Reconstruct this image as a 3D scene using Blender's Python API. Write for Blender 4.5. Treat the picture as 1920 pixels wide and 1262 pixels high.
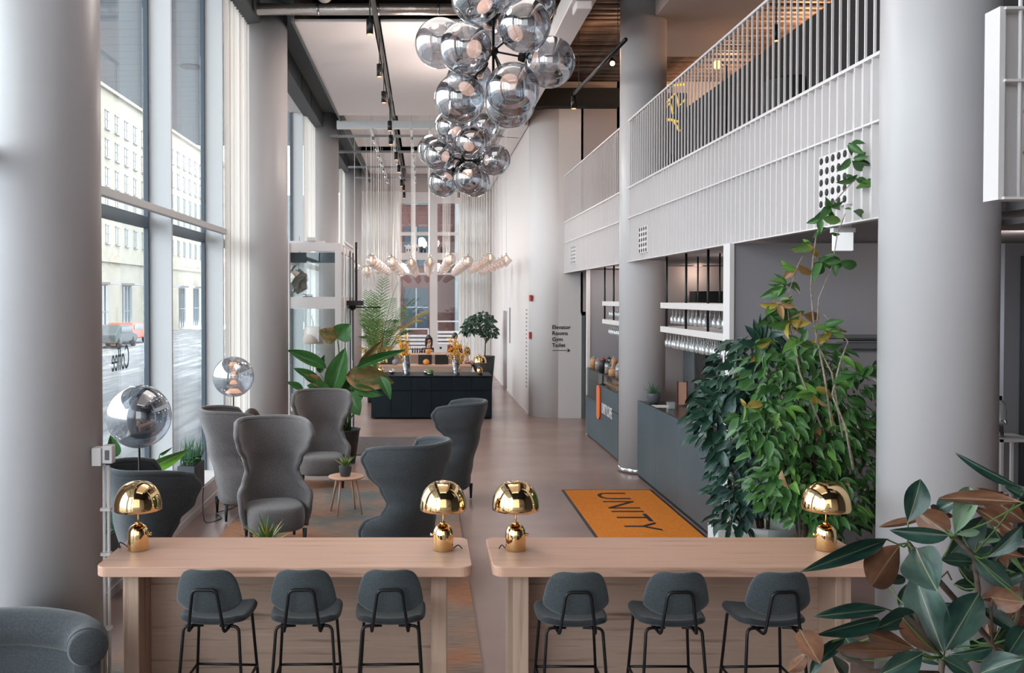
import bpy, math, random
from mathutils import Vector, Matrix, Euler, Quaternion
R = random.Random(11)
PI = math.pi
sc = bpy.context.scene
for o in list(bpy.data.objects): bpy.data.objects.remove(o)
COL = sc.collection

# ------------------------------------------------------------------ camera
EYE = 2.72; F = 1700.0; CX = 797.0; PITCH = math.radians(1.0); CY = 558 + F*math.tan(PITCH)
cd = bpy.data.cameras.new('camera'); cam = bpy.data.objects.new('camera', cd); COL.objects.link(cam)
cam.location = (0, 0, EYE); cam.rotation_euler = (math.radians(90)-PITCH, 0, 0)
cd.sensor_width = 36; cd.lens = 36*F/1920; cd.shift_x = (960-CX)/1920; cd.shift_y = -(631-CY)/1920
cd.clip_start = .05; cd.clip_end = 400
sc.camera = cam
# ------------------------------------------------------------------ look
vs = sc.view_settings
sc.display_settings.display_device = 'sRGB'
vs.view_transform = 'Standard'; vs.look = 'None'; vs.gamma = 1; vs.use_curve_mapping = False
vs.exposure = 0.0
cy = sc.cycles
cy.use_denoising = True
cy.max_bounces = 8; cy.diffuse_bounces = 4; cy.glossy_bounces = 4; cy.transmission_bounces = 4
cy.transparent_max_bounces = 24; cy.sample_clamp_indirect = 6; cy.caustics_reflective = False; cy.caustics_refractive = False
# ------------------------------------------------------------------ sky (overcast white daylight)
w = bpy.data.worlds.new('overcast_sky'); sc.world = w; w.use_nodes = True
bg = w.node_tree.nodes['Background']; bg.inputs[0].default_value = (.93, .97, 1.0, 1); bg.inputs[1].default_value = 8.5

def area(name, loc, rot, sx, sy, power, color=(1, 1, 1), portal=False, spread=180):
    l = bpy.data.lights.new(name, 'AREA'); l.shape = 'RECTANGLE'; l.size = sx; l.size_y = sy
    l.energy = power; l.color = color; l.spread = math.radians(spread)
    if portal: l.cycles.is_portal = True
    o = bpy.data.objects.new(name, l); COL.objects.link(o); o.location = loc; o.rotation_euler = rot
    return o
# portals in the openings that the sky shines through
area('window_portal', (-3.25, 16, 3.6), (0, -PI/2, 0), 6.6, 32, 1, portal=True)
area('end_window_portal', (0.1, 33.4, 3.3), (-PI/2, 0, 0), 5, 6.4, 1, portal=True)
# added fill sheets: behind the camera for unseen front glazing, and under the ceiling
area('front_fill', (-.3, -4.2, 4.3), (math.radians(84), 0, 0), 6.0, 5.5, 130, (.95, .98, 1))
area('ceiling_fill_near', (0.0, 7.0, 7.3), (0, 0, 0), 3.5, 9, 260, (1, .93, .88))
# ------------------------------------------------------------------ projection helpers (only arithmetic: real places from measured pixels)
def ray(px, py):
    xr = (px-CX)/F; yr = (CY-py)/F
    return Vector((xr, math.cos(PITCH)+math.sin(PITCH)*yr, -math.sin(PITCH)+math.cos(PITCH)*yr))
def PD(px, py, d):
    v = ray(px, py); return Vector((0, 0, EYE)) + v*(d/v.y)
def PZ(px, py, z):
    v = ray(px, py); return Vector((0, 0, EYE)) + v*((z-EYE)/v.z)

# ------------------------------------------------------------------ mesh builder
class MB:
    def __init__(s): s.v = []; s.f = []; s.sm = []
    def add(s, vs_, fs, mtx=None, smooth=False):
        b = len(s.v)
        for p in vs_:
            p = Vector(p)
            s.v.append(mtx @ p if mtx is not None else p)
        for f in fs: s.f.append([b+i for i in f]); s.sm.append(smooth)
        return s
    def box(s, x0, x1, y0, y1, z0, z1, mtx=None):
        return s.add([(x0,y0,z0),(x1,y0,z0),(x1,y1,z0),(x0,y1,z0),(x0,y0,z1),(x1,y0,z1),(x1,y1,z1),(x0,y1,z1)],
                     [(0,3,2,1),(4,5,6,7),(0,1,5,4),(1,2,6,5),(2,3,7,6),(3,0,4,7)], mtx)
    def tube(s, pts, r, n=8, cap=True, mtx=None):
        pts = [Vector(p) for p in pts]; m = len(pts)
        rs = r if isinstance(r, (list, tuple)) else [r]*m
        vs_ = []; up = None
        for i, p in enumerate(pts):
            t = (pts[min(i+1, m-1)]-pts[max(i-1, 0)])
            if t.length < 1e-9: t = Vector((0, 0, 1))
            t.normalize()
            if up is None:
                a = Vector((0, 0, 1)) if abs(t.z) < .9 else Vector((1, 0, 0))
                up = (a - t*a.dot(t)).normalized()
            else:
                up = (up - t*up.dot(t))
                up = up.normalized() if up.length > 1e-6 else t.orthogonal().normalized()
            sd = t.cross(up)
            for k in range(n):
                a = 2*PI*k/n; vs_.append(p + (up*math.cos(a)+sd*math.sin(a))*rs[i])
        fs = [(i*n+k, i*n+(k+1) % n, (i+1)*n+(k+1) % n, (i+1)*n+k) for i in range(m-1) for k in range(n)]
        if cap: fs += [tuple(range(n))[::-1], tuple((m-1)*n+k for k in range(n))]
        return s.add(vs_, fs, mtx, n > 5)
    def lathe(s, prof, n=24, c=(0, 0, 0), mtx=None, smooth=True, sx=1, sy=1):
        vs_ = []; c = Vector(c)
        for (r, z) in prof:
            for k in range(n):
                a = 2*PI*k/n; vs_.append(c+Vector((r*math.cos(a)*sx, r*math.sin(a)*sy, z)))
        m = len(prof)
        fs = [(i*n+k, i*n+(k+1) % n, (i+1)*n+(k+1) % n, (i+1)*n+k) for i in range(m-1) for k in range(n)]
        if prof[0][0] > 1e-6: fs.append(tuple(range(n))[::-1])
        if prof[-1][0] > 1e-6: fs.append(tuple((m-1)*n+k for k in range(n)))
        return s.add(vs_, fs, mtx, smooth)
    def shell(s, prof, n=24, c=(0, 0, 0), mtx=None):      # open lathe, no caps
        c = Vector(c); vs_ = [c+Vector((r*math.cos(2*PI*k/n), r*math.sin(2*PI*k/n), z)) for (r, z) in prof for k in range(n)]
        fs = [(i*n+k, i*n+(k+1) % n, (i+1)*n+(k+1) % n, (i+1)*n+k) for i in range(len(prof)-1) for k in range(n)]
        return s.add(vs_, fs, mtx, True)
    def sphere(s, c, r, n=20, m=12, sc_=(1, 1, 1), mtx=None):
        prof = [(r*math.sin(PI*i/m), -r*math.cos(PI*i/m)) for i in range(m+1)]
        c = Vector(c); T = Matrix.Translation(c) @ Matrix.Diagonal((*sc_, 1))
        if mtx is not None: T = mtx @ T
        vs_ = [(0, 0, -r)]
        for (rr, z) in prof[1:-1]:
            for k in range(n):
                a = 2*PI*k/n; vs_.append((rr*math.cos(a), rr*math.sin(a), z))
        vs_.append((0, 0, r)); fs = []
        for k in range(n): fs.append((0, 1+(k+1) % n, 1+k))
        for i in range(m-2):
            for k in range(n): fs.append((1+i*n+k, 1+i*n+(k+1) % n, 1+(i+1)*n+(k+1) % n, 1+(i+1)*n+k))
        e = len(vs_)-1; b = 1+(m-2)*n
        for k in range(n): fs.append((b+k, b+(k+1) % n, e))
        return s.add(vs_, fs, T, True)
    def prism(s, poly, z0, z1, mtx=None, smooth=False):
        n = len(poly); vs_ = [(x, y, z0) for x, y in poly]+[(x, y, z1) for x, y in poly]
        fs = [tuple(range(n))[::-1], tuple(range(n, 2*n))]+[(i, (i+1) % n, n+(i+1) % n, n+i) for i in range(n)]
        return s.add(vs_, fs, mtx, smooth)
    def grid(s, fn, nu, nv, mtx=None, closed=False):
        vs_ = [fn(u/(nu-1) if not closed else u/nu, v/(nv-1)) for v in range(nv) for u in range(nu)]
        fs = [(v*nu+u, v*nu+(u+1) % nu, (v+1)*nu+(u+1) % nu, (v+1)*nu+u) for v in range(nv-1) for u in range(nu if closed else nu-1)]
        return s.add(vs_, fs, mtx, True)
    def mesh(s, name, mats):
        me = bpy.data.meshes.new(name); me.from_pydata([tuple(v) for v in s.v], [], s.f)
        me.polygons.foreach_set('use_smooth', s.sm)
        for m in (mats if isinstance(mats, (list, tuple)) else [mats]): me.materials.append(m)
        me.update(); return me
    def build(s, name, mat, parent=None, bevel=0, seg=2, solid=0, sub=0, loc=None, stuff=False):
        o = bpy.data.objects.new(name, s.mesh(name, mat)); COL.objects.link(o)
        if parent is not None: o.parent = parent
        if loc is not None: o.location = loc
        if solid:
            m = o.modifiers.new('solid', 'SOLIDIFY'); m.thickness = solid; m.offset = 0
        if bevel:
            m = o.modifiers.new('bevel', 'BEVEL'); m.width = bevel; m.segments = seg; m.limit_method = 'ANGLE'; m.angle_limit = math.radians(40)
            if seg > 1: m.harden_normals = False
        if sub:
            m = o.modifiers.new('sub', 'SUBSURF'); m.levels = sub; m.render_levels = sub
        if stuff: o['kind'] = 'stuff'
        return o
def rrect(x0, x1, y0, y1, r, n=5):
    p = []
    for cx_, cy_, a0 in ((x1-r, y1-r, 0), (x0+r, y1-r, 90), (x0+r, y0+r, 180), (x1-r, y0+r, 270)):
        for k in range(n+1):
            a = math.radians(a0+90*k/n); p.append((cx_+r*math.cos(a), cy_+r*math.sin(a)))
    return p
def thing(name, label, cat, loc=(0, 0, 0), rotz=0, group=None):
    o = bpy.data.objects.new(name, None); COL.objects.link(o); o.empty_display_size = .1
    o.location = loc; o.rotation_euler = (0, 0, rotz); o['label'] = label; o['category'] = cat
    if group: o['group'] = group
    return o
def tag(o, label, cat, group=None, kind=None):
    o['label'] = label; o['category'] = cat
    if group: o['group'] = group
    if kind: o['kind'] = kind
    return o
def struct(o, label=None, cat=None):
    o['kind'] = 'structure'
    if label: o['label'] = label
    if cat: o['category'] = cat
    return o
def kids(o): return [c for c in COL.objects if c.parent is o]
def dup(root, loc, rotz=None, label=None, group=None, parent=None, scale=None, _k={}):
    if root.name not in _k: _k[root.name] = [(c, kids(c)) for c in kids(root)]
    r = root.copy(); COL.objects.link(r); r.location = loc
    if parent is not None: r.parent = parent
    if rotz is not None: r.rotation_euler = (0, 0, rotz)
    if scale is not None: r.scale = (scale,)*3
    if label: r['label'] = label
    if group: r['group'] = group
    for ch, gs in _k[root.name]:
        c = ch.copy(); COL.objects.link(c); c.parent = r
        for g in gs:
            d = g.copy(); COL.objects.link(d); d.parent = c
    return r
def inst(src, parent=None, loc=None, rot=None, scale=None, mtx=None, mesh=None):
    c = src.copy(); COL.objects.link(c)
    if mesh: c.data = mesh
    c.parent = parent
    if mtx is not None: c.matrix_local = mtx
    if loc is not None: c.location = loc
    if rot is not None: c.rotation_euler = rot
    if scale is not None: c.scale = scale
    return c

# ------------------------------------------------------------------ materials
def lin(c):
    return tuple(((x/255)/12.92 if x/255 <= .04045 else ((x/255+.055)/1.055)**2.4) for x in c)+(1,)
MATS = {}
def mat(name, col, rough=.6, metal=0, var=None, vscale=6, vstretch=(1, 1, 1), bump=0, bscale=60, spec=.5, sheen=0, emit=None, estr=0, coat=0, alpha=1, detail=4, rvar=0, trans=0, vamt=(.35, .65)):
    m = bpy.data.materials.new(name); m.use_nodes = True; nt = m.node_tree; N = nt.nodes; L = nt.links
    b = N['Principled BSDF']; c = lin(col)
    b.inputs['Base Color'].default_value = c; b.inputs['Roughness'].default_value = rough; b.inputs['Metallic'].default_value = metal
    b.inputs['Specular IOR Level'].default_value = spec
    if sheen: b.inputs['Sheen Weight'].default_value = sheen; b.inputs['Sheen Roughness'].default_value = .4
    if coat: b.inputs['Coat Weight'].default_value = coat; b.inputs['Coat Roughness'].default_value = .15
    if emit: b.inputs['Emission Color'].default_value = lin(emit); b.inputs['Emission Strength'].default_value = estr
    if trans: b.inputs['Transmission Weight'].default_value = trans
    b.inputs['Alpha'].default_value = alpha
    tc = None
    if var or bump:
        tc = N.new('ShaderNodeTexCoord'); mp = N.new('ShaderNodeMapping'); mp.inputs['Scale'].default_value = vstretch
        L.new(tc.outputs['Object'], mp.inputs[0])
    if var:
        nz = N.new('ShaderNodeTexNoise'); nz.inputs['Scale'].default_value = vscale; nz.inputs['Detail'].default_value = detail
        L.new(mp.outputs[0], nz.inputs['Vector'])
        rp = N.new('ShaderNodeValToRGB'); cols = [c]+[lin(v) for v in var] if isinstance(var[0], (tuple, list)) else [c, lin(var)]
        e = rp.color_ramp.elements; k = len(cols)
        e[0].position = vamt[0]; e[0].color = cols[0]; e[1].position = vamt[1]; e[1].color = cols[-1]
        for i in range(1, k-1):
            q = e.new(vamt[0]+(vamt[1]-vamt[0])*i/(k-1)); q.color = cols[i]
        L.new(nz.outputs['Fac'], rp.inputs[0]); L.new(rp.outputs[0], b.inputs['Base Color'])
        if rvar:
            mr = N.new('ShaderNodeMapRange'); mr.inputs['To Min'].default_value = rough-rvar; mr.inputs['To Max'].default_value = rough+rvar
            L.new(nz.outputs['Fac'], mr.inputs[0]); L.new(mr.outputs[0], b.inputs['Roughness'])
    if bump:
        n2 = N.new('ShaderNodeTexNoise'); n2.inputs['Scale'].default_value = bscale; n2.inputs['Detail'].default_value = 3
        L.new(mp.outputs[0], n2.inputs['Vector'])
        bp = N.new('ShaderNodeBump'); bp.inputs['Strength'].default_value = bump; bp.inputs['Distance'].default_value = .01
        L.new(n2.outputs['Fac'], bp.inputs['Height']); L.new(bp.outputs[0], b.inputs['Normal'])
    MATS[name] = m; return m
def wood(name, col, dark, axis, scale=1.0, rough=.45):
    st = {'x': (.35, 7, 7), 'z': (7, 7, .35), 'y': (7, .35, 7)}[axis]
    m = mat(name, dark, rough, var=[col, tuple(int(a*.93+b*.07) for a, b in zip(col, dark)), tuple(min(255, int(v*1.06)) for v in col)], vscale=2.6*scale, vstretch=st, bump=.12, bscale=9*scale, detail=7, vamt=(.28, .72))
    return m
def glass(name, tint=(235, 245, 245), refl=.06, rough=0.0, body=0.0, bodycol=(230, 230, 230), edge=.6):
    m = bpy.data.materials.new(name); m.use_nodes = True; nt = m.node_tree; N = nt.nodes; L = nt.links
    for n in list(N): N.remove(n)
    out = N.new('ShaderNodeOutputMaterial'); tr = N.new('ShaderNodeBsdfTransparent'); tr.inputs[0].default_value = lin(tint)
    gl = N.new('ShaderNodeBsdfGlossy'); gl.inputs['Roughness'].default_value = rough
    lw = N.new('ShaderNodeLayerWeight'); lw.inputs[0].default_value = .35
    mr = N.new('ShaderNodeMapRange'); mr.inputs['To Min'].default_value = refl; mr.inputs['To Max'].default_value = edge
    L.new(lw.outputs['Facing'], mr.inputs[0]); mx = N.new('ShaderNodeMixShader')
    pw = N.new('ShaderNodeMath'); pw.operation = 'POWER'; pw.inputs[1].default_value = 2.5
    L.new(lw.outputs['Facing'], pw.inputs[0]); L.new(pw.outputs[0], mr.inputs[0])
    L.new(mr.outputs[0], mx.inputs[0])
    first = tr
    if body:
        df = N.new('ShaderNodeBsdfDiffuse'); df.inputs[0].default_value = lin(bodycol); m2 = N.new('ShaderNodeMixShader'); m2.inputs[0].default_value = body
        L.new(tr.outputs[0], m2.inputs[1]); L.new(df.outputs[0], m2.inputs[2]); first = m2
    L.new(first.outputs[0], mx.inputs[1]); L.new(gl.outputs[0], mx.inputs[2]); L.new(mx.outputs[0], out.inputs[0])
    return m
def fabric_thin(name, col, transp=.15, transl=.45):
    m = bpy.data.materials.new(name); m.use_nodes = True; nt = m.node_tree; N = nt.nodes; L = nt.links
    for n in list(N): N.remove(n)
    out = N.new('ShaderNodeOutputMaterial'); d = N.new('ShaderNodeBsdfDiffuse'); t = N.new('ShaderNodeBsdfTranslucent'); tr = N.new('ShaderNodeBsdfTransparent')
    d.inputs[0].default_value = lin(col); t.inputs[0].default_value = lin(col)
    a = N.new('ShaderNodeMixShader'); a.inputs[0].default_value = transl; b = N.new('ShaderNodeMixShader'); b.inputs[0].default_value = transp
    L.new(d.outputs[0], a.inputs[1]); L.new(t.outputs[0], a.inputs[2]); L.new(a.outputs[0], b.inputs[1]); L.new(tr.outputs[0], b.inputs[2]); L.new(b.outputs[0], out.inputs[0])
    return m
def emis(name, col, st):
    m = bpy.data.materials.new(name); m.use_nodes = True; nt = m.node_tree
    b = nt.nodes['Principled BSDF']; b.inputs['Base Color'].default_value = lin(col); b.inputs['Emission Color'].default_value = lin(col); b.inputs['Emission Strength'].default_value = st
    return m
def leafmat(name, a, b_, c=None, rough=.38, transl=True):
    return mat(name, a, rough, var=[b_]+([c] if c else []), vscale=3.5, bump=.15, bscale=14, spec=.5, vamt=(.3, .7))

m_white = mat('white_paint', (212, 207, 207), .55)
m_wall = mat('plaster_white', (214, 208, 207), .7, bump=.05, bscale=30)
m_column = mat('column_plaster', (186, 183, 185), .42, bump=.03, bscale=22)
m_taupe = mat('taupe_wall', (176, 164, 161), .75)
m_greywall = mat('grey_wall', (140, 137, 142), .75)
m_dgrey = mat('dark_grey_panel', (92, 95, 98), .7)
m_dark = mat('near_black_wall', (48, 46, 47), .8)
m_ceilwhite = mat('ceiling_panel_white', (206, 199, 198), .8)
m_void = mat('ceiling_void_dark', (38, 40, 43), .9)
m_rib = mat('steel_deck', (132, 112, 102), .5, metal=.2, var=(76, 62, 56), vscale=2.2, bump=.3, bscale=20)
m_duct = mat('foil_duct', (176, 166, 160), .32, metal=.85, bump=.6, bscale=30)
m_floor = mat('polished_concrete', (148, 121, 113), .25, var=[(156, 129, 121), (166, 139, 130)], vscale=.6, detail=3, spec=.45)
m_black = mat('black_metal', (22, 24, 26), .4, metal=.4)
m_blackp = mat('black_plastic', (24, 25, 27), .45)
m_chrome = mat('chrome', (200, 202, 205), .12, metal=1)
m_steel = mat('brushed_steel', (150, 150, 152), .3, metal=1)
m_frame = mat('dark_window_frame', (66, 80, 92), .45)
m_reveal = mat('window_reveal_grey', (205, 207, 209), .5)
m_glass = glass('window_glass', (238, 242, 243), .05, edge=.5)
m_glass2 = glass('clear_glass', (240, 246, 246), .06, edge=.55)
m_glassware = glass('glassware', (226, 230, 232), .22, body=.35, edge=.9)
m_lampglass = glass('pendant_glass', (240, 236, 234), .14, body=.32, bodycol=(235, 225, 220), edge=.75)
m_mirror = glass('mirrored_globe_glass', (205, 208, 214), .34, edge=.95)
m_curtain = fabric_thin('curtain_sheer', (240, 234, 229), .14, .6)
m_rope = mat('white_rope', (225, 220, 216), .7)
m_gold = mat('polished_brass', (240, 204, 150), .07, metal=1)
m_woodx = wood('oak_top', (206, 164, 142), (168, 126, 105), 'x')
m_woodz = wood('oak_upright', (188, 160, 142), (150, 122, 106), 'z')
m_woodp = wood('oak_panel', (176, 150, 134), (112, 90, 78), 'x', 1.3)
m_wood_light = wood('ash_wood', (196, 150, 128), (170, 124, 104), 'z')
m_stool = mat('stool_fabric', (66, 73, 77), .9, var=(50, 57, 61), vscale=120, bump=.3, bscale=260, sheen=.25)
m_stoolseat = mat('stool_seat_fabric', (42, 47, 51), .9, var=(32, 36, 40), vscale=120, bump=.3, bscale=260, sheen=.2)
m_chair = mat('chair_wool', (108, 102, 102), .95, var=(88, 84, 86), vscale=90, bump=.3, bscale=200, sheen=.35)
m_chair2 = mat('chair_wool_dark', (72, 76, 80), .95, var=(58, 62, 66), vscale=90, bump=.3, bscale=200, sheen=.3)
m_piping = mat('piping', (140, 136, 136), .9)
m_darkwood = mat('black_stained_wood', (30, 32, 34), .5)
m_counter = mat('blue_black_laminate', (20, 31, 39), .55, var=(16, 26, 33), vscale=3, spec=.2)
m_counterline = mat('shadow_gap', (12, 16, 20), .7)
m_bulk = mat('bulkhead_grey', (66, 70, 73), .7)
m_bar = mat('slate_blue_panel', (72, 86, 94), .45, var=(64, 78, 86), vscale=1.2)
m_bartop = mat('dark_bar_top', (36, 36, 38), .22)
m_potgrey = mat('pot_slate', (72, 76, 80), .55)
m_potdark = mat('pot_dark', (34, 36, 39), .5)
m_potwhite = mat('pot_white', (222, 222, 220), .45)
m_soil = mat('soil', (52, 40, 32), .95, var=(30, 24, 20), vscale=40, bump=.6, bscale=50)
m_orange = mat('orange_mat', (228, 134, 26), .9, var=(216, 120, 22), vscale=30, bump=.2, bscale=200)
m_ink = mat('black_print', (22, 20, 20), .8)
m_stem = mat('green_stem', (70, 96, 48), .5)
m_bark = mat('brown_bark', (92, 76, 64), .8, var=(60, 48, 42), vscale=30)
m_barkpale = mat('pale_vine_stem', (160, 146, 132), .8, var=(120, 104, 92), vscale=40)
m_skin = mat('skin', (214, 168, 148), .5)
m_hair = mat('brown_hair', (52, 38, 32), .6)
m_hair2 = mat('dark_blond_hair', (104, 82, 64), .6)
m_blackcloth = mat('black_cloth', (26, 28, 32), .9)
m_redcloth = mat('dark_red_cloth', (140, 36, 48), .85)
m_plaid = mat('plaid_cloth', (66, 56, 48), .9, var=[(40, 36, 34), (110, 92, 74)], vscale=40)
m_tshirt = mat('white_shirt', (220, 214, 210), .9)
def rugmat():
    m = mat('rug_wool', (150, 112, 92), .98, bump=.5, bscale=140)
    nt = m.node_tree; N = nt.nodes; L = nt.links; b = N['Principled BSDF']
    tc = N.new('ShaderNodeTexCoord'); mp = N.new('ShaderNodeMapping'); mp.inputs['Scale'].default_value = (1, 1.25, 1); L.new(tc.outputs['Object'], mp.inputs[0])
    n1 = N.new('ShaderNodeTexNoise'); n1.inputs['Scale'].default_value = .75; n1.inputs['Detail'].default_value = 3; L.new(mp.outputs[0], n1.inputs['Vector'])
    rp = N.new('ShaderNodeValToRGB'); e = rp.color_ramp.elements
    e[0].position = .36; e[0].color = lin((98, 108, 108)); e[1].position = .64; e[1].color = lin((172, 118, 88)); q = e.new(.47); q.color = lin((136, 120, 110)); q = e.new(.56); q.color = lin((158, 124, 104))
    L.new(n1.outputs['Fac'], rp.inputs[0])
    mp2 = N.new('ShaderNodeMapping'); mp2.inputs['Scale'].default_value = (4, 60, 1); L.new(tc.outputs['Object'], mp2.inputs[0])
    n2 = N.new('ShaderNodeTexNoise'); n2.inputs['Scale'].default_value = 1.6; n2.inputs['Detail'].default_value = 5; L.new(mp2.outputs[0], n2.inputs['Vector'])
    mx = N.new('ShaderNodeMix'); mx.data_type = 'RGBA'; mx.blend_type = 'MULTIPLY'; mx.inputs[0].default_value = .75
    r2 = N.new('ShaderNodeValToRGB'); r2.color_ramp.elements[0].position = .35; r2.color_ramp.elements[0].color = (.5, .5, .52, 1); r2.color_ramp.elements[1].position = .6; r2.color_ramp.elements[1].color = (1.1, 1.08, 1.05, 1)
    L.new(n2.outputs['Fac'], r2.inputs[0]); L.new(rp.outputs[0], mx.inputs[6]); L.new(r2.outputs[0], mx.inputs[7]); L.new(mx.outputs[2], b.inputs['Base Color'])
    return m
m_rug = rugmat()
m_matgrey = mat('doormat_grey', (104, 92, 92), .98, var=(84, 76, 78), vscale=8, vstretch=(1, 4, 1), bump=.4, bscale=150)

def text_obj(s, size, mat_, name, parent=None, mtx=None, ext=.004, align='LEFT', sx=1.0, font_off=0.0, spacing=1.0):
    cu = bpy.data.curves.new(name, 'FONT'); cu.body = s; cu.size = size; cu.extrude = ext; cu.align_x = align; cu.offset = font_off; cu.space_character = spacing; cu.resolution_u = 3
    t = bpy.data.objects.new('tmp', cu); COL.objects.link(t)
    dg = bpy.context.evaluated_depsgraph_get(); me = bpy.data.meshes.new_from_object(t.evaluated_get(dg)); bpy.data.objects.remove(t)
    me.materials.clear(); me.materials.append(mat_); me.name = name
    for v in me.vertices: v.co.x *= sx
    o = bpy.data.objects.new(name, me); COL.objects.link(o)
    if parent is not None: o.parent = parent
    if mtx is not None: o.matrix_local = mtx
    return o
# ================================================================== SETTING
XI, XG = -2.85, -3.12          # inner edge of the window fins, glass plane
Y0, Y1 = -5.0, 33.0
struct(MB().box(-3.5, 9.5, Y0, 33.6, -.2, 0).build('floor', m_floor), 'mauve polished concrete floor of the lobby', 'floor')
struct(MB().box(-3.5, 9.5, Y0, 33.6, 8.0, 8.2).build('ceiling', m_void), 'dark exposed ceiling void above the panels', 'ceiling')
struct(MB().box(-3.5, 9.5, Y0-.2, Y0, 0, 8).build('wall_back', m_wall))
# right wall with the round corner, door recess at y 28.2..29
wr = MB(); rc = .6
arc = [(3.0-rc*math.cos(a), 21.0-rc*math.sin(a)) for a in [math.radians(90*k/10) for k in range(11)]]
wr.prism([(2.4, 26.55), (2.4, 21.0)]+arc[1:]+[(3.55, 20.4), (3.55, 20.7), (3.2, 21.1), (2.9, 26.55)], 0, 8, smooth=False)
wr.box(2.4, 2.9, 27.75, 33.4, 0, 8); wr.box(2.4, 2.9, 26.55, 27.75, 2.32, 8)
for i, q in enumerate(wr.f): pass
wall_r = struct(wr.build('wall_right', m_wall), 'white plaster wall with a rounded corner on the right of the reception', 'wall')
for p in wall_r.data.polygons:
    if abs(p.normal.z) < .5 and p.center.y < 21.05 and p.center.x < 3.1: p.use_smooth = True
struct(MB().box(2.72, 2.8, 26.5, 27.8, 0, 2.35).build('door_1', m_white), 'white door in a recess of the right wall', 'door')
we = MB(); we.box(3.55, 3.62, 20.4, 20.7, 0, 2.36); we.box(3.5, 4.5, 20.4, 20.7, 2.36, 8); we.box(4.3, 9.5, 20.4, 20.7, 0, 8)
struct(we.build('wall_elevator', m_taupe), 'taupe wall across the end of the bar with the direction lettering', 'wall')
ed = MB().box(3.62, 4.3, 20.6, 20.66, 0, 2.3).build('door_2', m_dgrey); struct(ed, 'dark grey elevator door beside the direction lettering', 'door')
MB().box(3.52, 3.6, 20.36, 20.62, 0, 2.4).box(3.52, 4.35, 20.36, 20.62, 2.32, 2.4).build('door_frame', m_dgrey, ed)
MB().box(3.94, 3.96, 20.585, 20.6, 0, 2.3).build('door_seam', m_black, ed)
struct(MB().box(9.3, 9.5, Y0, 20.5, 0, 8).build('wall_far_right', m_dark))
struct(MB().box(2.385, 2.4, 21.1, 26.5, 0, .05).build('baseboard_right', m_white))
# end wall ------------------------------------------------------------
ew = MB(); ew.box(-3.3, 2.4, 33.0, 33.25, 6.55, 8); 
struct(ew.build('wall_end', m_taupe), 'taupe lintel above the end windows', 'wall')
end = MB()
for (a, b) in ((-3.1, -2.95), (-1.05, -.9), (.17, .45), (1.27, 1.42), (2.25, 2.4)): end.box(a, b, 33.0, 33.2, 0, 6.55)
for (a, b) in ((6.15, 6.55), (4.98, 5.1), (4.1, 4.35), (3.55, 3.62), (0, .12)): end.box(-3.1, 2.4, 33.02, 33.18, a, b)
wn = struct(end.build('window_3', m_white), 'white framed end window behind the reception', 'window')
for k, (a, b) in enumerate(((-2.95, -1.05), (-.9, .17), (.45, 1.27), (1.42, 2.25))):
    for j, (c, d) in enumerate(((.12, 3.55), (3.62, 4.1), (4.35, 4.98), (5.1, 6.15))):
        MB().box(a, b, 33.08, 33.1, c, d).build('pane', m_glass, wn)
def curtain(name, label, p0, p1, z0, z1, n, amp=.05, mat_=m_curtain, cat='curtain'):
    p0 = Vector(p0); p1 = Vector(p1); t = (p1-p0); L_ = t.length; t.normalize(); nn = Vector((-t.y, t.x))
    rr = random.Random(hash(label) % 1000 if False else len(label)); m = MB(); cols = int(n*8)
    ph = [rr.uniform(-.4, .4) for _ in range(n+2)]
    def fn(u, v):
        i = u*n; k = int(i); s = i + (ph[k]*(1-(i-k))+ph[min(k+1, n+1)]*(i-k))*.5
        q = p0+t*(L_*u+.012*math.sin(4*PI*s))+nn*(amp*math.sin(2*PI*s)*(.75+.25*v))
        return (q.x, q.y, z0+(z1-z0)*v)
    m.grid(fn, cols+1, 4)
    o = m.build(name, mat_); tag(o, label, cat); return o
curtain('curtain', 'long white sheer curtain left of the end window behind the palm', (-2.7, 32.75), (-.9, 32.75), .02, 6.55, 15, .06)
curtain('curtain', 'long white sheer curtain right of the end window behind the small tree', (1.2, 32.75), (2.36, 32.75), .02, 6.55, 10, .06)
# window wall on the left ----------------------------------------------
lw = MB(); lw.box(-3.2, XI, Y0, 33.3, 0, .27); lw.box(-3.2, XI, Y0, 33.3, 7.02, 8)
struct(lw.build('wall_left', m_white), 'low white window ledge wall along the left side', 'wall')
struct(MB().box(-3.2, XI-.02, Y0, 33.2, .27, .285).build('window_sill', m_white), 'white window sill along the left windows', 'window sill')
struct(MB().box(-2.86, -2.56, Y0, 33.0, 6.98, 8).box(-2.56, -2.0, Y0, 33.0, 7.35, 8).build('trim_1', m_bulk, bevel=.01, seg=1), 'dark grey bulkhead running above the left windows', 'bulkhead')
# joints of the bulkhead panels
for yy in (16.4, 18.9, 20.4, 25.4, 28.9):
    MB().box(-2.565, -2.552, yy, yy+.02, 6.99, 8).build('joint', m_counterline, bpy.data.objects['trim_1'])
struct(MB().box(XI, XI+.012, Y0, 33.0, 0, .08).build('baseboard_left', m_white))
wl = thing('window_wall', 'tall street windows with deep white reveals on the left', 'window', (0, 0, 0)); wl['kind'] = 'structure'; wl.name = 'window_1'
fins = []
for c in (-2.4, 6.1, 14.5, 23.1): fins += [c+4.1, c+6.7]
for yy in fins:
    MB().box(XG, XI, yy, yy+.05, .285, 7.02).build('fin', m_reveal, wl)
    MB().box(XG-.03, XG+.025, yy-.05, yy-.002, .285, 7.02).build('window_frame', m_frame, wl)
    MB().box(XG-.03, XG+.02, yy+.052, yy+.09, .285, 7.02).build('window_frame', m_frame, wl)
ys = [Y0]+[f for f in fins]+[33.0]
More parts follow.
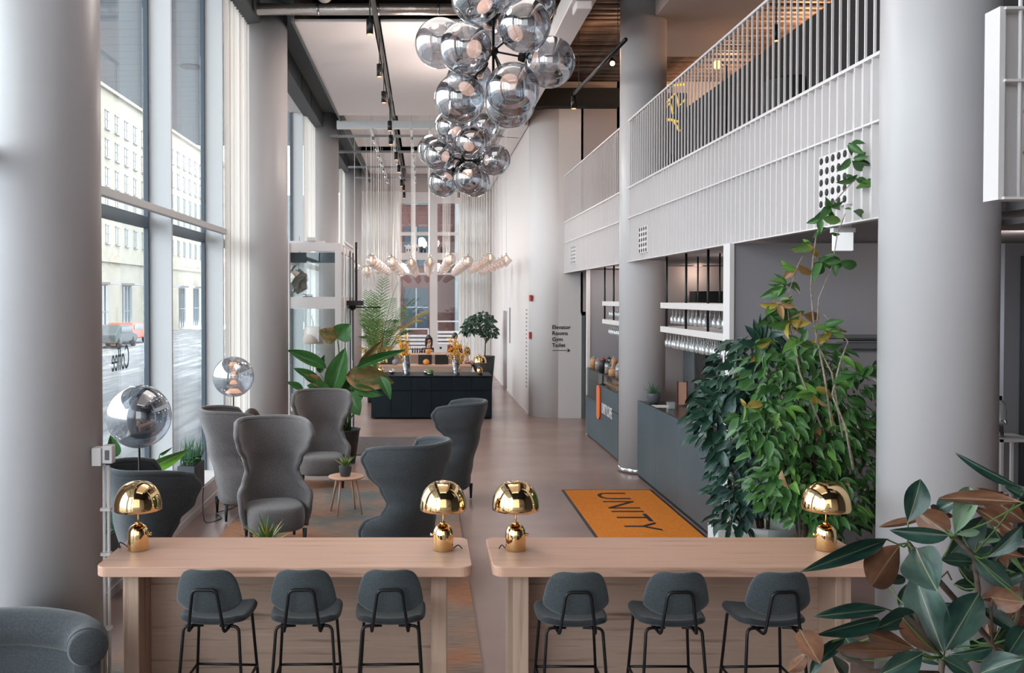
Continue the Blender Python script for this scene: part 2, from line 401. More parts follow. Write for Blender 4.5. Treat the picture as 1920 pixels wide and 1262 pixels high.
for k in range(len(ys)-1):
    a, b = ys[k]+.06, ys[k+1]-.06
    MB().box(XG-.03, XG-.018, a, b, .3, 3.5).build('pane', m_glass, wl); MB().box(XG-.03, XG-.018, a, b, 3.62, 7.0).build('pane', m_glass, wl)
    MB().box(XG-.05, XG+.03, a-.01, b+.01, 3.5, 3.62).build('glazing_bar', m_frame, wl)
MB().box(XI-.01, XI+.05, Y0, 12.85, 3.61, 3.69).build('transom', m_reveal, wl, bevel=.005, seg=1)
for a, b in ((18.7, 21.3), (27.3, 29.9)): MB().box(XI-.01, XI+.05, a, b, 3.61, 3.69).build('transom', m_reveal, wl)
# mirrored lettering on the glass
text_obj('Coffee', .36, m_frame, 'lettering', wl, Matrix.Translation((XG+.0, 9.55, 1.98)) @ Euler((PI/2, 0, -PI/2)).to_matrix().to_4x4() , ext=.002, sx=.55)
curtain('curtain', 'white sheer curtain beside the second left column', (-2.81, 12.86), (-2.78, 14.35), .02, 6.97, 12, .045)
curtain('curtain', 'white sheer curtain beside the third left column', (-2.81, 21.27), (-2.78, 23.0), .02, 6.97, 12, .045)
curtain('curtain', 'white sheer curtain beside the fourth left column', (-2.78, 29.95), (-2.78, 32.5), .02, 6.97, 18, .045)
# columns ---------------------------------------------------------------
def column(x, y, label, z1=8.0, base=False):
    o = MB().lathe([(.355, 0), (.355, z1)], 96, (0, 0, 0)).build('column', m_column, loc=(x, y, 0)); tag(o, label, 'column'); 
    return o
column(-2.55, 6.1, 'huge round white column at the left edge beside the long tables')
column(-2.55, 14.5, 'round white column standing behind the left wingback chairs')
column(-2.55, 23.1, 'round white column behind the glass display tower')
column(-2.55, 31.4, 'slim far white column at the left corner of the reception')
column(3.4, 6.02, 'huge round white column on the right behind the rubber plant')
c2 = column(3.4, 14.2, 'round white column between the cafe counter and the bar')
MB().lathe([(.375, .002), (.375, .07), (.36, .085)], 64).build('base_ring', m_chrome, c2)
# ceiling panels, beams, ribs --------------------------------------------
cl = bpy.data.objects['ceiling']
def cp(x0, x1, y0, y1, z=6.92, t=.05): MB().box(x0, x1, y0, y1, z, z+t).build('ceiling_panel', m_ceilwhite, cl, bevel=.008, seg=1)
cp(-2.0, -.80, 13.9, 21.0); cp(-.68, 1.92, 13.9, 21.0)
cp(-2.0, -.80, 22.0, 27.0, 7.2); cp(-.68, 2.3, 22.0, 27.0, 7.2); cp(-2.0, -.80, 28.2, 32.9, 7.2); cp(-.68, 2.3, 28.2, 32.9, 7.2)
cp(-2.0, 1.95, 3.0, 8.5, 7.3)
MB().box(-2.0, 2.3, 21.2, 21.9, 7.45, 7.55).build('ceiling_beam', m_steel, cl)
MB().box(-2.03, -1.99, 13.8, 33, 6.9, 7.4).build('panel_edge', m_dgrey, cl)
bm_ = MB().box(1.95, 2.28, 4.0, 20.9, 6.67, 7.0).box(1.95, 2.38, 20.9, 33, 6.67, 7.0).build('trim_2', m_white, bevel=.01, seg=1); struct(bm_, 'long white boxed beam under the ceiling at the right', 'beam')
MB().box(2.0, 2.22, 12.1, 12.4, 6.55, 6.668).build('detector_box', m_white, bm_, bevel=.02)
MB().box(2.3, 4.3, 20.1, 20.4, 6.95, 7.35).build('cross_beam', m_void, cl)
rib_src = None
for k in range(64):
    y = 5.0+.25*k
    if rib_src is None:
        rib_src = MB().tube([(2.42, 0, 0), (9.2, 0, 0)], .07, 6).build('deck_rib', m_rib, cl, loc=(0, y, 7.62))
    else: inst(rib_src, cl, loc=(0, y, 7.62+R.uniform(-.03, .03)))
for k in range(26):
    MB().tube([(-2.0, 4.6+.4*k, 7.75), (1.9, 4.6+.4*k, 7.75)], .04, 6).build('pipe', m_steel if k % 3 else m_void, cl) if k % 2 else None
MB().box(3.5, 4.9, 8.0, 16.2, 7.0, 7.3).build('ceiling_box', m_taupe, cl, bevel=.01, seg=1)
def duct(pts, r, label, segs=1):
    o = MB().tube(pts, r, 20).build('duct', m_duct); tag(o, label, 'duct')
    p0, p1 = Vector(pts[0]), Vector(pts[-1]); n = int((p1-p0).length/.8)
    for k in range(1, n):
        c = p0.lerp(p1, k/n); t = (p1-p0).normalized()*.02
        MB().tube([c-t, c+t], r*1.05, 20).build('duct_band', m_steel, o)
    return o
duct([(-2.5, 13.6, 7.02), (2.0, 13.6, 7.02)], .085, 'silver foil duct running across in front of the white ceiling panels')
duct([(-1.5, 12.0, 7.1), (-1.45, 13.2, 7.1)], .12, 'short silver duct above the left ceiling panel')
duct([(-.6, 12.3, 7.25), (.6, 12.3, 7.25)], .16, 'wide silver duct above the hanging spotlights')
MB().box(-2.1, 1.95, 13.35, 13.45, 7.15, 7.3).build('ceiling_beam', m_void, cl)
MB().box(-2.0, -1.8, 11.0, 13.3, 7.2, 7.32).build('cable_tray', m_void, cl)
# balcony / mezzanine ----------------------------------------------------
XB = 3.13; ZB, ZT = 3.27, 4.40
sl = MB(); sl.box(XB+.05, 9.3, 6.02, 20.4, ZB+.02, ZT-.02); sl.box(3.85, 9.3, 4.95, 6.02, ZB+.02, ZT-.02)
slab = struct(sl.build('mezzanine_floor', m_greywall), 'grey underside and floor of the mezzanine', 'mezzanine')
bal = thing('balcony_front', 'long white ribbed balcony front with a slender bar railing', 'balcony', (0, 0, 0)); bal['kind'] = 'structure'
MB().box(XB+.03, XB+.05, 5.9, 20.38, ZB, ZT).build('fascia_panel', m_white, bal)
MB().box(XB-.02, XB+.05, 5.9, 20.38, ZT-.012, ZT+.012).build('flat_bar', m_white, bal)
MB().box(XB-.02, XB+.05, 5.9, 20.38, 3.93, 3.945).build('flat_bar', m_white, bal)
MB().box(XB-.02, XB+.05, 5.9, 20.38, ZB-.006, ZB+.006).build('flat_bar', m_white, bal)
MB().box(XB-.015, XB+.03, 5.9, 20.38, 5.42, 5.45).build('handrail', m_white, bal, bevel=.006, seg=1)
bsrc = rsrc = None; sp = .132; n = int((20.36-5.95)/sp)
for k in range(n+1):
    y = 5.95+sp*k
    if bsrc is None:
        bsrc = MB().box(-.006, .010, -.0065, .0065, ZT, 5.42).build('baluster', m_white, bal, loc=(XB, y, 0))
        rsrc = MB().box(-.015, .03, -.006, .006, 0, ZT-ZB-.01).build('rib', m_white, bal, loc=(XB, y, ZB))
    else:
        inst(bsrc, bal, loc=(XB, y, 0)); inst(rsrc, bal, loc=(XB, y, ZB))
# nearer piece of the balcony, turning to the right past the big column
nb = thing('balcony_end', 'white steel end of the balcony with bolts right of the big column', 'balcony'); nb['kind'] = 'structure'
MB().box(3.05, 4.2, 4.90, 4.94, 3.25, 4.24).build('end_plate', m_white, nb)
MB().box(3.04, 3.07, 4.82, 4.95, 3.24, 4.26).build('side_plate', m_white, nb)
for z in (3.24, 3.86, 4.24): MB().box(3.06, 4.2, 4.80, 4.92, z, z+.014).build('flat_bar', m_white, nb)
for x in (3.155, 3.30, 3.445): MB().tube([(x, 4.83, 3.25), (x, 4.83, 5.4)], .011, 8).build('baluster', m_white, nb)
for z in (3.72, 4.12, 4.0, 3.5):
    MB().tube([(3.235, 4.895, z), (3.235, 4.875, z)], .016, 10).build('bolt', m_steel, nb)
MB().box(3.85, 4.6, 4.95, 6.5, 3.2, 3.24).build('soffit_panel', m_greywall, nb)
# perforated grille boxes on the fascia
def grille(y, z, wy, hz, ny, nz, label):
    g = thing('ventilation_grille', label, 'vent', (XB, y, z), 0)
    MB().box(-.012, .028, -wy/2, wy/2, -hz/2, hz/2).build('grille_plate', m_white, g, bevel=.004, seg=1)
    src = None
    for i in range(ny):
        for j in range(nz):
            p = (-.0125, -wy/2+wy*(i+.5)/ny, -hz/2+hz*(j+.5)/nz)
            if src is None: src = MB().tube([(-.004, 0, 0), (.003, 0, 0)], .028, 12).build('grille_hole', m_dark, g, loc=p)
            else: inst(src, g, loc=p)
grille(6.95, 3.62, .5, .42, 5, 5, 'white perforated vent plate in the balcony front by the vine tip')
grille(13.0, 3.55, .5, .38, 4, 5, 'small perforated vent plate in the balcony front beside the second column')
grille(19.1, 3.62, .6, .38, 4, 5, 'far perforated vent plate at the end of the balcony front')
# mezzanine interior
struct(MB().box(5.2, 5.35, 7.0, 18.6, ZT, 6.5).box(4.15, 5.35, 18.6, 18.75, ZT, 6.9).build('wall_mezzanine', m_dark), 'near black partition on the mezzanine behind the railing', 'wall')
# walls under the mezzanine ----------------------------------------------
struct(MB().box(3.22, 3.28, 18.0, 18.12, 0, ZB).build('trim_3', m_white), 'slender white post at the far end of the cafe counter', 'post')
struct(MB().box(3.28, 6.5, 18.02, 18.12, 0, ZB).build('wall_cafe', m_greywall))
struct(MB().box(3.8, 7.5, 16.0, 16.1, 0, ZB).build('wall_bar_back', m_taupe))
struct(MB().box(6.4, 6.5, 9.4, 16, 0, ZB).build('wall_bar_side', m_taupe))
wd = MB(); wd.box(3.12, 9.3, 9.2, 9.34, 0, ZB)
wdo = struct(wd.build('wall_divider', m_greywall), 'mid grey wall behind the large green plants', 'wall')
MB().box(3.08, 3.125, 9.17, 9.37, 0, ZB).build('edge_post', m_white, wdo)
dr = MB().box(4.05, 5.1, 9.17, 9.199, 0, 2.30).build('door_3', m_greywall); struct(dr, 'grey door with a closer in the grey wall', 'door')
MB().box(4.0, 5.15, 9.15, 9.2, 2.31, 2.345).box(4.0, 4.04, 9.15, 9.2, 0, 2.31).build('door_frame', m_dgrey, dr)
MB().box(4.16, 4.66, 9.10, 9.168, 2.2, 2.27).build('door_closer', m_dgrey, dr, bevel=.01)
MB().box(4.2, 5.0, 9.06, 9.1, 2.285, 2.3).build('closer_arm', m_black, dr)
# right edge: grey wall and black doorway
struct(MB().box(4.6, 5.35, 7.2, 7.3, 0, 3.15).build('wall_side', m_greywall))
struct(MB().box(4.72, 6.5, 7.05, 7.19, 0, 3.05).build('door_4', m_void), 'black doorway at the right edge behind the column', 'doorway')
# ================================================================== OUTSIDE
m_snow = mat('snowy_street', (138, 138, 140), .8, var=[(100, 100, 104), (156, 156, 158)], vscale=.5, vstretch=(3, .35, 1), bump=.2, bscale=3)
m_facade = mat('cream_facade', (150, 144, 132), .85, var=(142, 136, 124), vscale=.8)
m_sofplank = mat('soffit_plank', (170, 174, 178), .7)
m_brickred = mat('brick_facade', (84, 52, 48), .85, var=(70, 44, 42), vscale=1.5)
m_winblue = mat('dark_window_glass', (52, 62, 70), .15); m_winpale = mat('pale_window_glass', (126, 130, 132), .2)
m_fog = mat('pale_far_facade', (120, 126, 130), .9)  # flat pale grey; haze is put into this colour on the far building
struct(MB().box(-80, -3.3, -20, 90, -.6, -.4).build('street_ground', m_snow), 'grey slushy street outside the left windows', 'street')
struct(MB().box(-3.3, 30, 33.7, 90, -.6, -.05).build('pavement', m_snow), 'pavement outside the end window', 'pavement')
sf = thing('outdoor_soffit', 'planked white canopy underside outside the left windows', 'canopy'); sf['kind'] = 'structure'
src = None
for k in range(64):
    y0 = -5+.85*k
    if src is None: src = MB().box(-12.4, -3.4, 0, .82, 0, .06).build('plank', m_sofplank, sf, loc=(0, y0, 11))
    else: inst(src, sf, loc=(0, y0, 11))
MB().box(-12.4, -3.4, -6, 50, 11.07, 11.2).build('canopy_slab', m_void, sf)
MB().lathe([(.32, -.02), (.36, -.02), (.36, 0), (.32, 0)], 24, (-8.4, 32.6, 10.98)).build('downlight_ring', m_greywall, sf)
# cream building across the street: facade runs away from the camera
fb = thing('apartment_building', 'cream apartment building with small windows across the street', 'building', (-24, 0, 0))
MB().box(-8, 0, 42, 112, -.5, 18.3).build('wall', m_facade, fb)
MB().box(-.1, .25, 42, 112, 5.4, 5.7).build('cornice', m_facade, fb); MB().box(-8, .3, 42, 112, 18.3, 18.7).build('roof', m_facade, fb)
ws = None
for k in range(20):
    for j in range(5):
        p = (0, 62+2.2*k, 6.9+2.15*j)
        if ws is None:
            ws = MB().box(0, .04, -.38, .38, 0, 1.25).build('window', m_winpale, fb, loc=p)
            wf = MB().box(.03, .07, -.03, .03, 0, 1.25).box(.03, .07, -.38, .38, .6, .66).build('window_frame', m_fog, ws)
            wsl = MB().box(0, .16, -.48, .48, -.16, -.06).build('window_sill', m_greywall, ws)
            wh = MB().box(0, .1, -.46, .46, 1.26, 1.36).build('window_head', m_greywall, ws)
        else:
            q = inst(ws, fb, loc=p); inst(wf, q); inst(wsl, q); inst(wh, q)
for k in range(9):
    q = MB().box(0, .05, -1.1, 1.1, -.2, 3.6).build('shop_window', m_winblue, fb, loc=(0, 56.5+5.5*k, 0))
    MB().box(.05, .1, -1.15, 1.15, 1.6, 1.68).box(.05, .1, -.4, -.34, -.2, 3.6).box(.05, .1, .34, .4, -.2, 3.6).build('window_frame', m_fog, q)
    MB().box(.05, 1.0, -1.2, 1.2, 3.7, 3.85).build('awning', m_greywall, q)
fog = thing('far_building', 'pale hazy building further down the street', 'building', (-20, 112, 0))
MB().box(-12, 12, 6, 16, -.5, 16).build('wall', m_fog, fog)
for k in range(8):
    for j in range(5): MB().box(-10+2.6*k, -9+2.6*k, 5.95, 6.0, 2+2.8*j, 3.6+2.8*j).build('window', m_greywall, fog)
mc = mat('red_car_paint', (196, 92, 66), .35)
def car(loc, rz, m_, label):
    c = thing('car', label, 'car', loc, rz)
    prof = [(-2.1, .35), (2.1, .35), (2.15, .75), (1.3, .9), (.7, 1.4), (-1.2, 1.42), (-1.9, .95), (-2.15, .85)]
    b = MB(); n_ = len(prof); b.add([(x, -.85, z) for x, z in prof]+[(x, .85, z) for x, z in prof], [tuple(range(n_)), tuple(range(n_, 2*n_))[::-1]]+[(i, n_+i, n_+(i+1) % n_, (i+1) % n_) for i in range(n_)])
    b.build('car_body', m_, c, bevel=.08)
    MB().box(-1.1, .75, -.87, .87, .95, 1.3).build('car_window', m_winblue, c)
    for x in (-1.35, 1.35):
        for y in (-.8, .8): MB().tube([(x, y-.1, .33), (x, y+.1, .33)], .33, 16).build('wheel', m_black, c)
car((-20.4, 62, -.4), PI/2, mc, 'red car parked across the street'); car((-19.6, 57, -.4), PI/2, m_dgrey, 'grey car parked behind the red car')
# building seen through the end window
eb = thing('brick_building', 'red brick building with pale window frames outside the end window', 'building', (0, 46, 0))
MB().box(-3.4, 1.5, 0, 6, -.5, 14).build('wall', m_brickred, eb); MB().box(1.5, 16, -1.0, 6, -.5, 14).build('wall', m_fog, eb)
for j in range(4):
    for x in (-2.4, -.2):
        q = MB().box(x-.85, x+.35, -.06, 0, 1.2+3.1*j, 3.2+3.1*j).build('window', m_winblue, eb); MB().box(x-.28, x-.22, -.1, -.05, 1.2+3.1*j, 3.2+3.1*j).box(x-.85, x+.35, -.1, -.05, 2.2+3.1*j, 2.26+3.1*j).build('window_frame', m_fog, q)
    for x in (1.7, 3.6): 
        q = MB().box(x, x+1.4, -1.06, -1, 1.0+3.1*j, 3.4+3.1*j).build('window', m_winblue, eb); MB().box(x+.66, x+.74, -1.1, -1.05, 1+3.1*j, 3.4+3.1*j).box(x, x+1.4, -1.1, -1.05, 2.4+3.1*j, 2.46+3.1*j).build('window_frame', m_fog, q)
# white slatted fence outside
for k, (x0, x1, zt) in enumerate(((-1.6, .15, 1.25), (.45, 2.3, 1.55))):
    f_ = thing('slatted_fence', ('white slatted outdoor fence left of the window mullion', 'white slatted outdoor fence right of the window mullion')[k], 'fence', (0, 36.0, 0))
    for x in (x0, (x0+x1)/2, x1-.05): MB().box(x, x+.05, -.02, .03, -.05, zt+.25).build('fence_post', m_white, f_)
    for j in range(9): MB().box(x0, x1, 0, .03, .1+j*.15, .19+j*.15).build('slat', m_white, f_) if .19+j*.15 < zt+.1 else None
    MB().box(x0, x1, 0, .03, zt+.2, zt+.25).build('top_rail', m_white, f_)
# ================================================================== FOREGROUND TABLES, LAMPS, STOOLS
def bar_table(x0, x1, lx, rx, label):
    t = thing('bar_table', label, 'table', ((x0+x1)/2, 5.94, 0)); cx = (x0+x1)/2
    MB().prism(rrect(x0-cx, x1-cx, -.35, .35, .07, 6), .985, 1.05).build('tabletop', m_woodx, t, bevel=.006)
    for a in (lx, rx):
        MB().box(a-.05-cx, a+.05-cx, -.21, .30, .0135, .984).build('leg_panel', m_woodz, t, bevel=.004, seg=1)
    MB().box(lx+.052-cx, rx-.052-cx, .04, .075, .04, .90).build('modesty_panel', m_woodp, t)
    MB().box(lx+.052-cx, rx-.052-cx, -.02, .03, .90, .983).build('apron', m_woodp, t)
    return t
bar_table(-2.05, .295, -1.87, .09, 'long oak bar table on the left with rounded corners and three stools')
bar_table(.42, 2.85, .61, 2.66, 'long oak bar table on the right with rounded corners and three stools')

def bell_lamp():
    t = thing('table_lamp', 'x', 'lamp')
    MB().lathe([(.0, .001), (.066, .001), (.0675, .004), (.0675, .105), (.062, .135), (.048, .157), (.03, .170), (.012, .1745), (0, .175)], 40).build('lamp_base', m_gold, t)
    MB().lathe([(.0, .174), (.020, .174), (.020, .181), (0, .182)], 24).build('cap', m_gold, t)
    MB().tube([(0, 0, .175), (0, 0, .44)], .0055, 12).build('stem', m_gold, t)
    prof = [(.152, .268)]+[(.152*math.cos(a)**.8 if a < 1.57 else 0, .285+.168*math.sin(a)) for a in [PI/2*k/14 for k in range(15)]]
    o = MB().shell([(max(r, .0005), z) for r, z in prof], 48).build('lamp_shade', m_gold, t)
    m = o.modifiers.new('solid', 'SOLIDIFY'); m.thickness = .003; m.offset = 1
    MB().sphere((0, 0, .40), .028, 14, 8).build('bulb', m_potwhite, t)
    MB().tube([(.062, 0, .10), (.085, 0, .10)], .011, 14).build('dimmer_knob', m_gold, t)
    return t
L0 = bell_lamp()
for i, (x, y, z, rz, lb) in enumerate(((-1.90, 5.98, 1.05, .2, 'brass bell table lamp on the left end of the left bar table'), (.12, 5.98, 1.05, PI, 'brass bell table lamp on the right end of the left bar table'),
        (.60, 5.98, 1.05, 0, 'brass bell table lamp on the left end of the right bar table'), (2.655, 5.98, 1.05, PI, 'brass bell table lamp on the right bar table beside the rubber plant'),
        (-1.0, 20.45, .975, 0, 'small looking brass bell lamp on the left end of the dark reception counter'), (1.23, 20.45, .975, 0, 'small looking brass bell lamp on the right end of the dark reception counter'))):
    if i == 0: L0.location = (x, y, z+.001); L0.rotation_euler = (0, 0, rz); L0['label'] = lb
    else: dup(L0, (x, y, z+.001), rz, lb)
def cord(pts, label, r=.004, m=m_blackp, name='power_cord'):
    P = [Vector(p) for p in pts]; out = []
    for i in range(len(P)-1):
        a, b, c, d = P[max(i-1, 0)], P[i], P[i+1], P[min(i+2, len(P)-1)]
        for k in range(6):
            t = k/6; out.append(.5*((2*b)+(c-a)*t+(2*a-5*b+4*c-d)*t*t+(3*b-a-3*c+d)*t**3))
    out.append(P[-1]); o = MB().tube(out, r, 6).build(name, m); return tag(o, label, 'cord')
cord([(-1.965, 5.99, 1.056), (-2.0, 6.0, 1.08), (-2.02, 5.97, 1.10), (-2.03, 6.0, 1.057), (-2.04, 6.05, 1.056)], 'short black cord curling behind the leftmost brass lamp')
cord([(.19, 5.99, 1.056), (.22, 6.0, 1.075), (.245, 5.98, 1.056)], 'short black cord beside the brass lamp at the right end of the left table')
cord([(.532, 5.99, 1.056), (.51, 6.0, 1.075), (.49, 5.98, 1.056)], 'short black cord beside the brass lamp at the left end of the right table')

def stool():
    t = thing('bar_stool', 'x', 'stool')        # faces +y; origin on the floor under the seat centre
    def sf(u, v):
        a = -1+2*u; b = -1+2*v
        k = (1-abs(b)**4*.10); wid = .215*(1-.10*(b < 0)*abs(b)**2)*(1 if abs(b) < .9 else .93)
        x = a*wid*k; y = b*.205*(1-.10*abs(a)**4)
        z = .785+.018*a*a-.012*(1-a*a)*(1-b*b)+(.05*max(0, -b-.55)**2*2)
        return (x, y, z)
    o = MB().grid(sf, 12, 12).build('seat', m_stoolseat, t, solid=.038, sub=1)
    # curved shield-shaped back
    prof = [(0, .14), (.05, .172), (.14, .194), (.28, .197), (.6, .178), (.9, .152), (1, .130)]
    def wd(v):
        for (a, wa), (b, wb) in zip(prof, prof[1:]):
            if v <= b: return wa+(wb-wa)*(v-a)/(b-a)
        return .15
    def bf(u, v):
        a = -1+2*u; vv = v
        c = min(1, abs(a)); x = a*wd(vv)
        rise = (.035*(abs(a)**6)) 
        z = .862+.275*vv+(rise if vv < .3 else 0)*(1-vv/.3 if vv < .3 else 0)-(rise*max(0, (vv-.7)/.3))-.008*(1-a*a)*(vv > .9)
        y = -.235-.05*vv+.055*a*a
        return (x, y, z)
    MB().grid(bf, 13, 10).build('backrest', m_stool, t, solid=.03, sub=1)
    rr = .0095
    def bend(P, n=6, q=.25):
        P = [Vector(p) for p in P]; out = [P[0]]
        for i in range(1, len(P)-1):
            a = P[i].lerp(P[i-1], min(.49, .035/(P[i]-P[i-1]).length)); b = P[i].lerp(P[i+1], min(.49, .035/(P[i+1]-P[i]).length))
            for k in range(n+1):
                s = k/n; out.append((a*(1-s)**2)+(P[i]*2*s*(1-s))+(b*s*s))
        return out+[P[-1]]
    MB().tube(bend([(-.115, -.06, .762), (-.105, -.27, .762), (-.07, -.30, 1.02), (.07, -.30, 1.02), (.105, -.27, .762), (.115, -.06, .762)]), rr, 8).build('back_support', m_black, t)
    for s in (-1, 1):
        MB().tube(bend([(s*.05, -.15, .762), (s*.165, -.165, .762), (s*.215, -.225, .0)]), rr, 8).build('leg', m_black, t)
        MB().tube(bend([(s*.05, .14, .762), (s*.165, .15, .762), (s*.215, .225, .0)]), rr, 8).build('leg', m_black, t)
    fz = .39
    MB().tube([(-.19, .188, fz), (.19, .188, fz)], rr*.9, 8).build('footrest', m_black, t)
    for s in (-1, 1): MB().tube([(s*.19, -.192, fz), (s*.19, .188, fz)], rr*.9, 8).build('side_rail', m_black, t)
    MB().tube([(-.19, -.192, fz), (.19, -.192, fz)], rr*.9, 8).build('side_rail', m_black, t)
    return t
S0 = stool()
sy = 5.50
for i, (px, rz, lb) in enumerate(((388, -.05, 'grey fabric bar stool nearest the left column'), (563, .02, 'grey fabric bar stool in the middle of the left table'), (729, .02, 'grey fabric bar stool at the right end of the left table'),
        (1085, .0, 'grey fabric bar stool at the left end of the right table'), (1276, .0, 'grey fabric bar stool in the middle of the right table'), (1468, .04, 'grey fabric bar stool nearest the rubber plant'))):
    x = (px-CX)/F*(sy-.27)
    if i == 0: S0.location = (x, sy, .0135 if x < 0 else 0); S0.rotation_euler = (0, 0, rz); S0['label'] = lb
    else: dup(S0, (x, sy, .0135 if x < 0 else 0), rz, lb)

# ------------------------------------------------------------------ wingback chairs
def interp(tab, z):
    if z <= tab[0][0]: return tab[0][1]
    for (a, wa), (b, wb) in zip(tab, tab[1:]):
        if z <= b:
            s = (z-a)/(b-a); s = s*s*(3-2*s); return wa+(wb-wa)*s
    return tab[-1][1]
def wingback(name, matl, seatm):
    t = thing(name, 'x', 'armchair')                       # faces +y
    W = [(.20, .33), (.40, .37), (.56, .385), (.66, .315), (.78, .275), (.92, .31), (1.08, .385), (1.20, .415), (1.32, .405)]
    YF = [(.20, .16), (.50, .17), (.58, .12), (.66, -.05), (.76, -.09), (.92, -.03), (1.06, .07), (1.20, .11), (1.32, .06)]
    YB = [(.20, -.22), (.5, -.28), (.9, -.38), (1.32, -.48)]
    def sh(u, v):
        z = .20+1.12*v; a = -1+2*u
        w_, yf, yb = interp(W, z), interp(YF, z), interp(YB, z)
        # path: left front tip -> back -> right front tip
        th = a*PI/2; e = .62
        sx = math.copysign(abs(math.sin(th))**.75, th); cyy = 1-abs(math.cos(th))**1.0
        x = w_*sx; y = yb+(yf-yb)*(cyy**1.15)
        # lower the top edge towards the wing tips
        if v > .86:
            q = (v-.86)/.14; z -= q*.05*abs(a)**6
        z += .0
        return (x, y, z)
    MB().grid(sh, 33, 34).build('shell_back', matl, t, solid=.055, sub=1)
    # rim piping along the shell edge
    n = 40; edge = [Vector(sh(0, k/n)) for k in range(n+1)]+[Vector(sh(k/20, 1)) for k in range(1, 20)]+[Vector(sh(1, 1-k/n)) for k in range(n+1)]
    MB().tube([p+Vector((0, .0, .0)) for p in edge], .030, 8).build('edge_roll', matl, t)
    def cu(u, v):
        a = 2*PI*u; r = [0.0001, .6, .9, 1.0, 1.0, .97, .90][int(round(v*6))]; z = [.455, .45, .44, .415, .26, .20, .19][int(round(v*6))]
        c, s = math.cos(a), math.sin(a)
        return (.325*r*math.copysign(abs(c)**.7, c), .06+.34*r*math.copysign(abs(s)**.7, s)+.0, z)
    MB().grid(cu, 28, 7, closed=True).build('seat_cushion', seatm, t, sub=1)
    for x, y in ((-.25, -.22), (.25, -.22), (-.27, .27), (.27, .27)):
        MB().lathe([(.014, 0), (.026, .20)], 12, (x*1.08, y*1.08, 0)).build('leg', m_darkwood, t)
    return t
wA = wingback('wingback_chair', m_chair, m_chair)
def place_chair(px, d, rz, lb, first=False, src=None):
    x = (px-CX)/F*d
    if first: src.location = (x, d, .0135); src.rotation_euler = (0, 0, rz); src['label'] = lb; src['group'] = 'wingback chairs on the rug'; return src
    return dup(src, (x, d, .0135), rz, lb, 'wingback chairs on the rug')
# rotation 0 faces away from the camera, PI faces it
place_chair(512, 10.0, PI+.32, 'nearest grey wingback chair turned to face the camera at the left', True, wA)
place_chair(603, 13.1, PI+.12, 'grey wingback chair farthest back, beside the little round table', src=wA)
place_chair(450, 11.25, -1.15, 'grey wingback chair half hidden behind the nearest facing chair', src=wA)
wB = wingback('wingback_chair', m_chair2, m_chair2)
place_chair(748, 8.75, .95, 'dark grey wingback chair seen from behind beside the gold lamp', True, wB)
place_chair(842, 12.0, 1.3, 'dark grey wingback chair seen from behind in the open floor', src=wB)
place_chair(308, 7.55, -.9, 'dark wingback chair seen from behind next to the big left column', src=wB)

# side table and its plant
def tuft(name, label, loc, n, ln, wd, pot=None, col=None, spread=1.0, tips=None, cat='plant', seed=3, up=.5):
    rr = random.Random(seed); t = thing(name, label, cat, loc)
    top = 0
    if pot:
        prof, pm = pot; MB().lathe(prof, 28).build('pot', pm, t); top = prof[-1][1]-.02
        MB().lathe([(0, top-.01), (prof[-1][0]*.86, top), (0, top+.002)], 20).build('soil', m_soil, t)
    src = {}
    for k in range(n):
        i = k % 3
        L = ln*(1, .85, .7)[i]
        if i not in src:
            def fn(u, v, L=L):
                return ((u-.5)*2*wd*(1-v**1.6)*(.6+.8*v if v < .5 else 1.0), .10*L*spread*v*v+.0, L*v)
            src[i] = MB().grid(fn, 3, 6).build('leaf', col if not tips else (col, tips)[k % 2], t, solid=.002)
            o = src[i]
        else: o = inst(src[i], t)
        a = 2*PI*k*.381966; tilt = (.15+1.0*(k/n))*spread*(1-up*.3)
        o.rotation_euler = Euler((-tilt, 0, a), 'XYZ'); o.location = (0, 0, top)
        o.scale = (1, 1, rr.uniform(.8, 1.1))
    return t
m_succ = leafmat('succulent_green', (60, 110, 60), (96, 140, 78)); m_succ2 = leafmat('succulent_yellow', (150, 160, 70), (200, 150, 80))
m_grass = leafmat('grass_green', (44, 88, 60), (80, 120, 84))
st = thing('side_table', 'small round wooden side table with three slender legs on the rug', 'table', (-.99, 11.35, .012))
MB().lathe([(0, .445), (.20, .445), (.222, .455), (.225, .465), (.222, .47), (0, .47)], 48).build('tabletop', m_woodx, st)
for k in range(4):
    a = PI/4+PI/2*k+.35
    MB().tube([(.13*math.cos(a), .13*math.sin(a), .45), (.225*math.cos(a), .225*math.sin(a), 0)], [.017, .010], 10).build('leg', m_wood_light, st)
POT = [(0, 0), (.055, 0), (.06, .005), (.075, .06), (.08, .12), (.078, .13)]
tuft('potted_succulent', 'small spiky succulent in a slate pot on the round side table', (-1.0, 11.33, .483), 26, .19, .020, (POT, m_potgrey), m_succ, 1.1, m_succ2, seed=4)
tuft('potted_succulent', 'small spiky succulent right behind the left bar table', (-1.27, 7.25, .575), 34, .27, .024, ([(r*1.3, z*1.25) for r, z in POT], m_potgrey), m_succ, 1.2, m_succ2, seed=5)
st2 = thing('side_table', 'wooden side table hidden behind the left bar table', 'table', (-1.27, 7.25, .012))
MB().lathe([(0, .525), (.20, .525), (.222, .535), (.225, .54), (0, .546)], 36).build('tabletop', m_woodx, st2)
for k in range(3):
    a = PI/3+2*PI/3*k
    MB().tube([(.13*math.cos(a), .13*math.sin(a), .53), (.2*math.cos(a), .2*math.sin(a), 0)], [.017, .010], 10).build('leg', m_wood_light, st2)

